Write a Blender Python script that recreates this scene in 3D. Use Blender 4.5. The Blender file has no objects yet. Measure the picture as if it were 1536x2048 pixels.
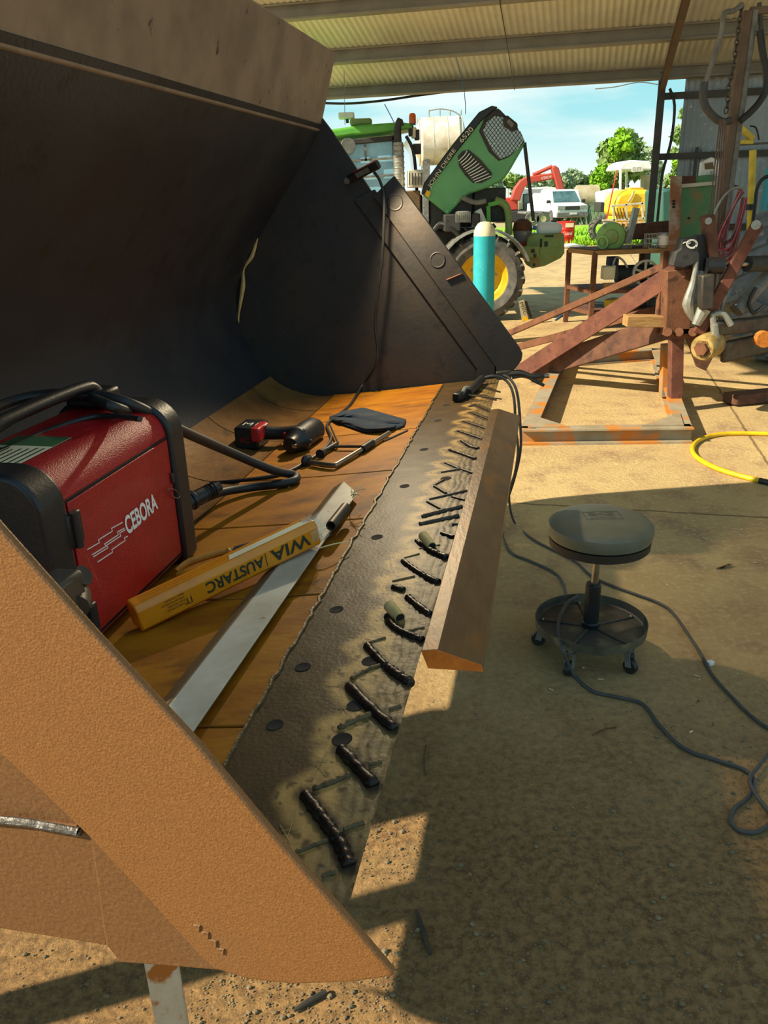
import bpy, bmesh, math, random
import numpy as np
from mathutils import Matrix, Vector
random.seed(5); rng = np.random.default_rng(5)
SC = bpy.context.scene; COL = SC.collection
# ------------------------------------------------------------------ camera, world, sun, exposure
FPX, CAMH, ROLL = 1600.0, 1.5, math.radians(1.7)
PITCH = math.atan((1024-395)/FPX)
FW = np.array([0, math.cos(PITCH), -math.sin(PITCH)]); UP0 = np.array([0, math.sin(PITCH), math.cos(PITCH)]); RT0 = np.array([1., 0, 0])
RT = RT0*math.cos(ROLL)-UP0*math.sin(ROLL); UPV = UP0*math.cos(ROLL)+RT0*math.sin(ROLL)
CP = np.array([0, 0, CAMH])
cam_d = bpy.data.cameras.new('camera'); cam = bpy.data.objects.new('camera', cam_d); COL.objects.link(cam)
cam_d.sensor_fit = 'VERTICAL'; cam_d.sensor_height = 24; cam_d.lens = 24*FPX/2048; cam_d.clip_start = .02; cam_d.clip_end = 600
cam.matrix_world = Matrix(((RT[0], UPV[0], -FW[0], CP[0]), (RT[1], UPV[1], -FW[1], CP[1]), (RT[2], UPV[2], -FW[2], CP[2]), (0, 0, 0, 1)))
SC.camera = cam
SUN_AZ, SUN_EL = math.radians(17), math.radians(36.2)          # the light travels towards SUN_AZ from +X
sd = bpy.data.lights.new('sun', 'SUN'); so = bpy.data.objects.new('sun', sd); COL.objects.link(so)
sd.energy = 6.0; sd.color = (1, .89, .68); sd.angle = math.radians(.6)
SDIR = Vector((math.cos(SUN_AZ)*math.cos(SUN_EL), math.sin(SUN_AZ)*math.cos(SUN_EL), -math.sin(SUN_EL)))
so.location = (-6, -2, 8); so.rotation_euler = SDIR.to_track_quat('-Z', 'Y').to_euler()
SC.view_settings.view_transform = 'Standard'; SC.view_settings.look = 'None'; SC.view_settings.gamma = 1
SC.view_settings.use_curve_mapping = False; SC.view_settings.exposure = 0.6
W = bpy.data.worlds.new('sky'); SC.world = W; W.use_nodes = True
nt = W.node_tree; nt.nodes.clear()
def N(t, typ, **kw):
    n = t.nodes.new(typ)
    for k, v_ in kw.items():
        setattr(n, k, v_)
    return n
def s2l(c):
    return tuple(((x/12.92) if x <= .04045 else ((x+.055)/1.055)**2.4) for x in c)
def hexc(h):
    h = h.lstrip('#'); return s2l(tuple(int(h[i:i+2], 16)/255 for i in (0, 2, 4)))
tc = N(nt, 'ShaderNodeTexCoord'); sep = N(nt, 'ShaderNodeSeparateXYZ'); nt.links.new(tc.outputs['Generated'], sep.inputs[0])
rp = N(nt, 'ShaderNodeValToRGB'); nt.links.new(sep.outputs['Z'], rp.inputs[0])
e = rp.color_ramp.elements
e[0].position = 0.0; e[0].color = (*hexc('F2F8F2'), 1); e[1].position = 1.0; e[1].color = (*hexc('5C9FD0'), 1)
for p_, c_ in ((.03, 'DDF3F2'), (.08, 'A6E2E8'), (.2, '86D0DE'), (.45, '86B4CC')):
    x = e.new(p_); x.color = (*hexc(c_), 1)
mp = N(nt, 'ShaderNodeMapping'); mp.inputs['Scale'].default_value = (2.0, 2.0, 9.0); nt.links.new(tc.outputs['Generated'], mp.inputs[0])
nz = N(nt, 'ShaderNodeTexNoise'); nz.inputs['Scale'].default_value = 2.2; nz.inputs['Detail'].default_value = 6; nt.links.new(mp.outputs[0], nz.inputs[0])
cr = N(nt, 'ShaderNodeValToRGB'); nt.links.new(nz.outputs[0], cr.inputs[0])
cr.color_ramp.elements[0].position = .48; cr.color_ramp.elements[0].color = (0, 0, 0, 1); cr.color_ramp.elements[1].position = .68; cr.color_ramp.elements[1].color = (.75, .75, .75, 1)
mx = N(nt, 'ShaderNodeMixRGB'); nt.links.new(cr.outputs[0], mx.inputs[0]); nt.links.new(rp.outputs[0], mx.inputs[1]); mx.inputs[2].default_value = (*hexc('F4FAF6'), 1)
bg = N(nt, 'ShaderNodeBackground'); nt.links.new(mx.outputs[0], bg.inputs[0]); bg.inputs[1].default_value = .74
wo = N(nt, 'ShaderNodeOutputWorld'); nt.links.new(bg.outputs[0], wo.inputs[0])

# ------------------------------------------------------------------ reading the photograph's perspective
def ray(x, y): return FW+RT*((x-768)/FPX)-UPV*((y-1024)/FPX)
def gp(x, y, z=0.0):
    d = ray(x, y); return CP+d*((z-CAMH)/d[2])
def yp(x, y, Y):
    d = ray(x, y); return CP+d*(Y/d[1])
def pp(x, y, P0, n):
    d = ray(x, y); return CP+d*(((np.asarray(P0)-CP)@n)/(d@n))
BA = np.array([-.043, .674, 0.]); BU = np.array([.2033, .9791, 0.]); BV = np.array([-.9791, .2033, 0.])
ZZ = np.array([0, 0, 1.])
def B(u, v, z): return BA+BU*u+BV*v+ZZ*z                     # bucket frame: along the edge, inwards, up
def fz(v): return .8-.12*v
FN = np.array([0, 0, 1.])+BV*.12
def fl(x, y, h=0.0): return pp(x, y, BA+ZZ*(.8+h), FN)          # a point on the bucket floor (h above it)
SHED = math.radians(14); SS = np.array([math.sin(SHED), math.cos(SHED), 0]); SQ = np.array([SS[1], -SS[0], 0])
EAVE_F, EAVE_Z, RPITCH = 12.2, 2.93, math.radians(14)
def RF(q, d, off=0.0):                                        # roof plane: d metres up the slope from the eave
    n = SS*math.sin(RPITCH)+ZZ*math.cos(RPITCH)
    return SQ*q+SS*(EAVE_F-d*math.cos(RPITCH))+ZZ*(EAVE_Z+d*math.sin(RPITCH))+n*off

# ------------------------------------------------------------------ mesh building
def nrm(a): a = np.asarray(a, float); return a/(np.linalg.norm(a)+1e-12)
def frame(d):
    d = nrm(d); a = np.array([0, 0, 1.]) if abs(d[2]) < .9 else np.array([1., 0, 0])
    x = nrm(np.cross(a, d)); y = np.cross(d, x); return x, y, d
def smooth(pts, k=6):
    P = [np.asarray(p, float) for p in pts]
    if len(P) < 3 or k < 2: return P
    out = []
    for i in range(len(P)-1):
        p0 = P[max(i-1, 0)]; p1 = P[i]; p2 = P[i+1]; p3 = P[min(i+2, len(P)-1)]
        for j in range(k):
            t = j/k
            out.append(.5*((2*p1)+(-p0+p2)*t+(2*p0-5*p1+4*p2-p3)*t*t+(-p0+3*p1-3*p2+p3)*t**3))
    out.append(P[-1]); return out
class MB:
    def __init__(s): s.v = []; s.f = []
    def add(s, vs, fs):
        o = len(s.v); s.v += [tuple(map(float, p)) for p in vs]; s.f += [tuple(i+o for i in f) for f in fs]; return s
    def obox(s, c, ax, ay, az):
        c, ax, ay, az = map(lambda q: np.asarray(q, float), (c, ax, ay, az))
        vs = [c+i*ax+j*ay+k*az for k in (-1, 1) for j in (-1, 1) for i in (-1, 1)]
        return s.add(vs, [(0, 2, 3, 1), (4, 5, 7, 6), (0, 1, 5, 4), (2, 6, 7, 3), (0, 4, 6, 2), (1, 3, 7, 5)])
    def box(s, c, sz, rz=0):
        cx, sx = math.cos(rz), math.sin(rz)
        return s.obox(c, np.array([cx, sx, 0])*sz[0]/2, np.array([-sx, cx, 0])*sz[1]/2, ZZ*sz[2]/2)
    def bar(s, p0, p1, w, h, upv=(0, 0, 1)):
        p0, p1 = np.asarray(p0, float), np.asarray(p1, float); d = nrm(p1-p0)
        x = np.cross(d, np.asarray(upv, float))
        x = nrm(x) if np.linalg.norm(x) > 1e-6 else frame(d)[0]
        y = np.cross(x, d)
        return s.obox((p0+p1)/2, x*w/2, y*h/2, (p1-p0)/2)
    def prism(s, poly, off):
        n = len(poly); off = np.asarray(off, float); P = [np.asarray(p, float) for p in poly]
        return s.add(P+[p+off for p in P], [tuple(range(n)), tuple(range(2*n-1, n-1, -1))]+[(i, (i+1) % n, n+(i+1) % n, n+i) for i in range(n)])
    def tube(s, pts, r, n=8, k=6, cap=True):
        rr = r if hasattr(r, '__len__') else None
        P0 = [np.asarray(p, float) for p in pts]
        P = smooth(P0, k) if k > 1 else P0
        m = len(P)
        if rr is not None: R = np.interp(np.linspace(0, 1, m), np.linspace(0, 1, len(rr)), rr)
        else: R = [r]*m
        x, y, d = frame(P[1]-P[0]); vs = []
        for i in range(m):
            t = nrm(P[min(i+1, m-1)]-P[max(i-1, 0)])
            x = nrm(x-t*(x@t)); y = np.cross(t, x)
            for j in range(n):
                a = 2*math.pi*j/n; vs.append(P[i]+(x*math.cos(a)+y*math.sin(a))*R[i])
        fs = [(i*n+j, i*n+(j+1) % n, (i+1)*n+(j+1) % n, (i+1)*n+j) for i in range(m-1) for j in range(n)]
        if cap: fs += [tuple(range(n-1, -1, -1)), tuple(range((m-1)*n, m*n))]
        return s.add(vs, fs)
    def cyl(s, p0, p1, r0, r1=None, n=16):
        return s.tube([p0, p1], [r0, r0 if r1 is None else r1], n, 1)
    def lathe(s, prof, c=(0, 0, 0), axis=(0, 0, 1), n=32, closed=False):
        x, y, d = frame(axis); c = np.asarray(c, float); vs = []; m = len(prof)
        for r, z in prof:
            for j in range(n):
                a = 2*math.pi*j/n; vs.append(c+d*z+(x*math.cos(a)+y*math.sin(a))*r)
        R = m if closed else m-1
        fs = [(i*n+j, i*n+(j+1) % n, ((i+1) % m)*n+(j+1) % n, ((i+1) % m)*n+j) for i in range(R) for j in range(n)]
        if not closed: fs += [tuple(range(n-1, -1, -1)), tuple(range((m-1)*n, m*n))]
        return s.add(vs, fs)
    def ball(s, c, r, sc=(1, 1, 1), n=12, m=8):
        c = np.asarray(c, float)
        pr = [(max(math.sin(math.pi*i/m), .02)*r, -math.cos(math.pi*i/m)*r) for i in range(m+1)]
        t = MB().lathe(pr, (0, 0, 0), (0, 0, 1), n)
        return s.add([c+np.array(p)*np.array(sc) for p in t.v], t.f)
    def grid(s, fn, us, vs_):
        a, b = len(us), len(vs_)
        return s.add([fn(p, q) for p in us for q in vs_], [(i*b+j, (i+1)*b+j, (i+1)*b+j+1, i*b+j+1) for i in range(a-1) for j in range(b-1)])
    def build(s, name, mat, parent=None, bev=0, sm=True, recalc=True, seg=2, ang=35):
        V = np.array(s.v)
        me = bpy.data.meshes.new(name)
        if parent is not None:
            M_ = PM[parent]
        else:
            M_ = Matrix.Translation(Vector((V[:, 0].mean(), V[:, 1].mean(), V[:, 2].min())))
        Mi = np.array(M_.inverted())
        L = V@Mi[:3, :3].T+Mi[:3, 3]
        me.from_pydata([tuple(p) for p in L], [], s.f)
        if recalc:
            bm = bmesh.new(); bm.from_mesh(me); bmesh.ops.recalc_face_normals(bm, faces=bm.faces); bm.to_mesh(me); bm.free()
        o = bpy.data.objects.new(name, me); COL.objects.link(o)
        if parent is not None: o.parent = parent
        else: o.matrix_world = M_
        PM[o] = M_
        if parent is not None: o.matrix_local = Matrix.Identity(4)
        if mat is not None: me.materials.append(mat)
        if sm:
            me.shade_smooth()
            try: me.set_sharp_from_angle(angle=math.radians(ang))
            except Exception: pass
        if bev:
            b = o.modifiers.new('bevel', 'BEVEL'); b.width = bev; b.segments = seg; b.limit_method = 'ANGLE'; b.angle_limit = math.radians(40)
        return o
PM = {}
def tag(o, label, cat, group=None, kind=None):
    if label: o['label'] = label
    if cat: o['category'] = cat
    if group: o['group'] = group
    if kind: o['kind'] = kind
    return o
def thing(name, label, cat, loc, group=None):
    o = bpy.data.objects.new(name, None); COL.objects.link(o); o.empty_display_size = .1
    o.location = Vector([float(c) for c in loc]); tag(o, label, cat, group)
    PM[o] = Matrix.Translation(o.location); return o
def copy_thing(o, delta, label, rz=0):
    c = o.copy(); COL.objects.link(c); c.location = o.location+Vector([float(d) for d in delta]); c.rotation_euler.z += rz; c['label'] = label
    for ch in list(o.children):
        d = ch.copy(); COL.objects.link(d); d.parent = c
        for g2 in list(ch.children):
            k = g2.copy(); COL.objects.link(k); k.parent = d
    return c
def struct(o): o['kind'] = 'structure'; return o
def lab(o, l): o['label'] = l; return o
def text(name, body, mat, parent, origin, xdir, ydir, size, extr=.0006, align='LEFT', shear=0, width=None, bold=0):
    cu = bpy.data.curves.new(name, 'FONT'); cu.body = body; cu.size = 1; cu.align_x = align; cu.shear = shear; cu.offset = bold
    t = bpy.data.objects.new(name, cu); COL.objects.link(t)
    bpy.context.view_layer.update()
    me = bpy.data.meshes.new_from_object(t.evaluated_get(bpy.context.evaluated_depsgraph_get()))
    bpy.data.objects.remove(t); bpy.data.curves.remove(cu)
    n = len(me.vertices); co = np.empty(n*3); me.vertices.foreach_get('co', co); co = co.reshape(-1, 3)
    fs = [tuple(p.vertices) for p in me.polygons]; bpy.data.meshes.remove(me)
    x0, x1 = co[:, 0].min(), co[:, 0].max(); y0, y1 = co[:, 1].min(), co[:, 1].max()
    sy = size/(y1-y0); sx = (width/(x1-x0)) if width else sy
    X = nrm(xdir); Y = nrm(ydir); Z = np.cross(X, Y); o = np.asarray(origin, float)
    ax = 0 if align == 'LEFT' else (x1-x0)/2
    b = MB(); b.v = [tuple(o+X*((p[0]-x0-ax)*sx)+Y*((p[1]-y0)*sy)+Z*extr) for p in co]; b.f = fs
    return b.build(name, mat, parent, sm=False, recalc=False)

# ------------------------------------------------------------------ materials
MATS = {}
def mat(name, c1, c2=None, c3=None, scale=6, rough=.6, metal=0.0, bump=0.0, bscale=60, lo=.4, hi=.62, lo3=.58, hi3=.7, scale3=14, spec=.5, stretch=None, emit=None, rvar=0.0, coat=0.0):
    m = bpy.data.materials.new(name); m.use_nodes = True; t = m.node_tree
    b = t.nodes['Principled BSDF']; L = t.links.new
    C1 = (*hexc(c1), 1); b.inputs['Roughness'].default_value = rough; b.inputs['Metallic'].default_value = metal
    b.inputs['Specular IOR Level'].default_value = spec; b.inputs['Base Color'].default_value = C1; b.inputs['Coat Weight'].default_value = coat
    co = N(t, 'ShaderNodeTexCoord'); src = co.outputs['Object']
    if stretch:
        mpn = N(t, 'ShaderNodeMapping'); mpn.inputs['Scale'].default_value = stretch; L(src, mpn.inputs[0]); src = mpn.outputs[0]
    if c2:
        nz_ = N(t, 'ShaderNodeTexNoise'); nz_.inputs['Scale'].default_value = scale; nz_.inputs['Detail'].default_value = 8; nz_.inputs['Roughness'].default_value = .62; L(src, nz_.inputs[0])
        r1 = N(t, 'ShaderNodeMapRange'); r1.inputs[1].default_value = lo; r1.inputs[2].default_value = hi; L(nz_.outputs[0], r1.inputs[0])
        m1 = N(t, 'ShaderNodeMixRGB'); m1.inputs[1].default_value = C1; m1.inputs[2].default_value = (*hexc(c2), 1); L(r1.outputs[0], m1.inputs[0]); out = m1.outputs[0]
        if c3:
            n3 = N(t, 'ShaderNodeTexNoise'); n3.inputs['Scale'].default_value = scale3; n3.inputs['Detail'].default_value = 6; L(src, n3.inputs[0])
            r3 = N(t, 'ShaderNodeMapRange'); r3.inputs[1].default_value = lo3; r3.inputs[2].default_value = hi3; L(n3.outputs[0], r3.inputs[0])
            m3 = N(t, 'ShaderNodeMixRGB'); m3.inputs[2].default_value = (*hexc(c3), 1); L(r3.outputs[0], m3.inputs[0]); L(out, m3.inputs[1]); out = m3.outputs[0]
        L(out, b.inputs['Base Color'])
        if rvar:
            rr = N(t, 'ShaderNodeMapRange'); rr.inputs[1].default_value = .3; rr.inputs[2].default_value = .7; rr.inputs[3].default_value = rough-rvar; rr.inputs[4].default_value = min(1, rough+rvar); L(nz_.outputs[0], rr.inputs[0]); L(rr.outputs[0], b.inputs['Roughness'])
    if bump:
        nb = N(t, 'ShaderNodeTexNoise'); nb.inputs['Scale'].default_value = bscale; nb.inputs['Detail'].default_value = 5; L(src, nb.inputs[0])
        bp = N(t, 'ShaderNodeBump'); bp.inputs['Strength'].default_value = min(1, bump); bp.inputs['Distance'].default_value = .004; L(nb.outputs[0], bp.inputs['Height']); L(bp.outputs[0], b.inputs['Normal'])
    if emit:
        b.inputs['Emission Color'].default_value = (*hexc(emit[0]), 1); b.inputs['Emission Strength'].default_value = emit[1]
    MATS[name] = m; return m
K = {}
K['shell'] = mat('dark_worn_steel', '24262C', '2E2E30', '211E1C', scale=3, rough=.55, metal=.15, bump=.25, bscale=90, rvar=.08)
K['lip'] = mat('bounce_lit_brown_steel', '94806A', '7E6C58', '40362C', scale=7, rough=.55, metal=.3, bump=.25, bscale=70, lo3=.66, hi3=.74, scale3=22)  # lip colour lightened to stand in for bounce off the sunlit concrete
K['sideout'] = mat('rust_brown_plate', '80562E', '926438', '7E6040', scale=420, rough=.45, metal=.2, bump=.28, bscale=480, lo3=.5, hi3=.75, scale3=3)
K['sideout2'] = mat('brown_lower_plate', '6C4A2A', '7A5632', '725A42', scale=380, rough=.55, metal=.2, bump=.25, bscale=200, lo3=.5, hi3=.7, scale3=4)
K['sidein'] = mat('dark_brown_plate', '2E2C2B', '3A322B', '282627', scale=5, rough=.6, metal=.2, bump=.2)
K['floorp'] = mat('orange_rusted_plate', 'A86C08', '8C5208', '5E3C10', scale=5, rough=.6, spec=.3, metal=.1, bump=.25, bscale=50, lo3=.58, hi3=.72, scale3=6, stretch=(1, 2.4, 1))
K['heel'] = mat('tan_worn_liner', '8A6232', '6E4C26', '4C3A24', scale=6, rough=.5, metal=.25, bump=.25, bscale=60, lo3=.58, hi3=.7, scale3=8)
K['beadm'] = mat('dark_weld_metal', '221C18', '2E2620', scale=40, rough=.38, metal=.55, bump=.35, bscale=90)
K['beadb'] = mat('brown_weld_metal', '3A2E22', '50402C', scale=50, rough=.45, metal=.4, bump=.4, bscale=90)
K['beadt'] = mat('tan_weld_metal', '6A5834', '54442A', scale=30, rough=.5, metal=.4, bump=.6, bscale=120)
K['seam'] = mat('bright_weld_seam', '6A6660', '565049', scale=60, rough=.45, metal=.5, bump=.8, bscale=140)
K['bevel'] = mat('mill_brown_steel', '5E4629', '6C5333', '84561F', scale=6, rough=.45, metal=.3, bump=.2, bscale=40, stretch=(3, 1, 1), lo3=.56, hi3=.72, scale3=5)
K['orustend'] = mat('cut_orange_rust', 'B4641A', 'C67A26', '8A4210', scale=30, rough=.8, bump=.5)
K['hole'] = mat('dark_hole', '1A1512', rough=.9)
K['plug'] = mat('tan_sleeve', 'CDB074', 'B09458', scale=20, rough=.7)
K['rust'] = mat('rust_steel', '5E3A22', '74482C', '44281A', scale=9, rough=.85, bump=.5, bscale=50)
K['rustdk'] = mat('dark_rust_steel', '523324', '6A4530', '3C2820', scale=10, rough=.8, bump=.5, bscale=50)
K['rustred'] = mat('red_rust_steel', '5C3224', '70422E', '44281E', scale=9, rough=.8, bump=.4)
K['framem'] = mat('worn_grey_orange_steel', '9A8F78', '8A7A5E', 'B87428', scale=5, rough=.75, lo3=.5, hi3=.6, scale3=4, bump=.3)
K['red'] = mat('red_textured_paint', 'A4060F', 'AC0A14', scale=50, rough=.38, bump=.5, bscale=320, coat=.2)
K['blackp'] = mat('black_plastic', '15171A', '1B1C1E', scale=20, rough=.42, bump=.15, bscale=200)
K['rubber'] = mat('black_rubber', '1B1B1C', '242322', scale=20, rough=.5)
K['cable'] = mat('dusty_grey_cable', '3A3C3C', '4A4844', scale=20, rough=.6)
K['white'] = mat('white_paint', 'E8E6DE', 'D8D2C4', scale=8, rough=.5)
K['print'] = mat('white_print', 'EFECE4', 'B9322F', scale=160, rough=.5, lo=.6, hi=.66)
K['printw'] = mat('plain_white_print', 'E6E4DC', rough=.5)
K['steel'] = mat('bare_steel', 'A8A294', '8C8474', scale=20, rough=.28, metal=.9)
K['dksteel'] = mat('dull_dark_steel', '46423C', '5A5146', scale=14, rough=.5, metal=.6)
K['alum'] = mat('dull_white_metal', 'C9C3AE', 'B4AC94', '8A7A58', scale=9, rough=.5, metal=.1, lo3=.68, hi3=.75, scale3=30)
K['flange'] = mat('brown_flange', '6E5836', '59452A', scale=9, rough=.6)
K['yell'] = mat('amber_pack', 'E08A10', 'D27E0C', scale=12, rough=.32, spec=.6)
K['ink'] = mat('dark_green_ink', '2A2E1E', rough=.6)
K['plastic'] = mat('clear_torn_plastic', 'E0D4BC', 'C9AE78', scale=30, rough=.25)
K['ylw2'] = mat('ochre_rubber', 'B8801C', 'A06A12', scale=20, rough=.5)
K['raffia'] = mat('pale_fibre', 'D9C792', rough=.8)
K['cloth'] = mat('navy_cloth', '1E2A38', '263445', '3A3A34', scale=14, rough=.95, bump=.6, bscale=120)
K['redp'] = mat('red_plastic', 'A81E22', rough=.4)
K['seatm'] = mat('grey_vinyl', '5C5E50', '666656', scale=12, rough=.4, bump=.15, bscale=150)
K['seatband'] = mat('dark_brown_band', '2A241C', rough=.6)
K['tray'] = mat('dusty_black_tray', '3A3832', '5E5844', '72684E', scale=7, rough=.6, lo=.42, hi=.66)
K['yhose'] = mat('yellow_hose', 'D9B414', 'C79C10', scale=10, rough=.45)
K['jdgreen'] = mat('tractor_green', '5A9C62', '64A66A', scale=4, rough=.42)
K['jdlime'] = mat('sunny_green_roof', '5FAE3E', '58A03C', scale=5, rough=.5)
K['jdyellow'] = mat('rim_yellow', 'E8B400', 'D9A200', scale=8, rough=.5)
K['tyre'] = mat('dusty_tyre', '4A4A46', '66625A', '38383A', scale=8, rough=.85, bump=.4)
K['tyreb'] = mat('blue_grey_tyre', '565E66', '6C747A', 'A09A8C', scale=6, rough=.8, bump=.3, lo3=.6, hi3=.75)
K['glass'] = mat('cab_glass', '6FA8C0', '9CC8D6', scale=2, rough=.08, spec=.8)
K['dark'] = mat('dark_grey_parts', '2C2C2C', '3C3A36', '22221F', scale=14, rough=.7)
K['midgrey'] = mat('grey_parts', '7A7A74', '5E5C56', scale=10, rough=.6)
K['silver'] = mat('silver_pipe', 'A6A498', '8C8A80', scale=14, rough=.4, metal=.5)
K['amber'] = mat('amber_lens', 'F06A08', rough=.25)
K['mesh'] = mat('grille_mesh', 'C8DEE6', 'A0BCC8', scale=40, rough=.5)
K['vent'] = mat('white_slats', 'E8EAE2', rough=.5)
K['teal'] = mat('teal_cylinder_paint', '1FA0AC', '2AA9B4', '8CC9C8', scale=8, rough=.5, lo3=.68, hi3=.72, scale3=26)
K['cream'] = mat('cream_paint', 'D9D2AE', 'CFC6A0', scale=10, rough=.6)
K['chalky'] = mat('tank_white_rusty', 'E2DCD0', 'CBB9A0', 'B08A58', scale=2.2, rough=.6, lo3=.55, hi3=.68, scale3=1.2)
K['exc'] = mat('excavator_red', 'C2402C', 'B04A3A', scale=2, rough=.6)
K['wht2'] = mat('vehicle_white', 'ECECEA', 'DEDEDA', scale=2, rough=.35)
K['wglass'] = mat('dark_windscreen', '3E5A5C', '5A7876', scale=2, rough=.1)
K['drumr'] = mat('drum_red', 'D0241C', 'C01E18', scale=8, rough=.45)
K['btank'] = mat('blue_plastic_tank', '2E9CB8', rough=.5)
K['hay'] = mat('weathered_tan', 'B4A888', 'A0906C', scale=2, rough=.8)
K['ytank'] = mat('sprayer_yellow', 'F0C42A', 'E6B41C', scale=3, rough=.4)
K['leafb'] = mat('leaf_bright', '8AB81C', '6E9C18', scale=1.4, rough=.8)
K['leafm'] = mat('leaf_mid', '6A8440', '7C9650', scale=1.2, rough=.85)
K['leafd'] = mat('leaf_dull_hazed', '7E9270', '92A47E', scale=1.2, rough=.85)  # dull leaf green, lightened to put distance haze into the colour
K['bark'] = mat('bark_grey', '7A6E5C', '5E5244', scale=4, rough=.9)
K['grass'] = mat('green_grass', '8FBE1E', '7AA81C', 'A4C83C', scale=1.5, rough=.95, bump=.6, bscale=20)
K['wtg'] = mat('faded_green_paint', '7C9450', '8AA062', '9A8250', scale=9, rough=.65, lo3=.56, hi3=.66, scale3=10)
K['fan'] = mat('pale_green_paint', '8CB464', '7FA65A', '7A7448', scale=7, rough=.55, lo3=.6, hi3=.7)
K['gsheet'] = mat('green_worn_sheet', '4E7E54', '5A8A5E', '8A6E44', scale=4, rough=.6, lo3=.52, hi3=.62, scale3=4)
K['rsheet'] = mat('rust_streaked_sheet', '8C5A38', 'A6978A', 'C07A2A', scale=3, rough=.7, lo=.5, hi=.6, lo3=.6, hi3=.7, scale3=4)
K['corr'] = mat('zincalume_roof', 'E2E0D2', 'D2D0BE', scale=1.5, rough=.55, metal=.15)
K['corrw'] = mat('galvanised_wall', '9AA2A4', '868E90', 'B0B2AC', scale=1.2, rough=.5, metal=.35)
K['purlin'] = mat('grey_purlin', '949084', '868276', scale=3, rough=.55, metal=.25)
K['rafter'] = mat('brown_rafter', '6E5844', '5C4A3A', scale=5, rough=.65)
K['dkpost'] = mat('dark_painted_post', '4A463E', '3A3630', scale=6, rough=.6)
K['cord'] = mat('faded_red_cord', 'C05A68', 'D07A84', scale=20, rough=.7)
K['cordbr'] = mat('brown_hose', '5A463C', '6C564A', scale=20, rough=.7)
K['ypaint'] = mat('yellow_pole_paint', 'D8C03C', 'C0A830', scale=10, rough=.5)
K['timber'] = mat('weathered_timber', 'A8814E', '8C6838', scale=12, rough=.85, stretch=(1, 6, 6))
K['postw'] = mat('flaking_white_post', 'C4B8A4', 'B0A084', '9A5A1A', scale=10, rough=.6, lo3=.50, hi3=.56, scale3=22)
K['stone'] = mat('pale_stone', '8A7858', '6A5A42', scale=9, rough=.9)
K['leafdry'] = mat('dry_leaf', '5C4426', rough=.9)
K['blue'] = mat('blue_jug', '2C7CC0', rough=.5)
K['jug'] = mat('white_jug_plastic', 'F2F2EC', rough=.45)
K['pot'] = mat('battered_tin', '8C949C', 'A87C5C', 'C8CCD0', scale=8, rough=.5, metal=.3)
K['ledface'] = mat('lamp_diffuser', 'F4F2E8', rough=.4, emit=('FFE9C0', 6.0))

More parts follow.
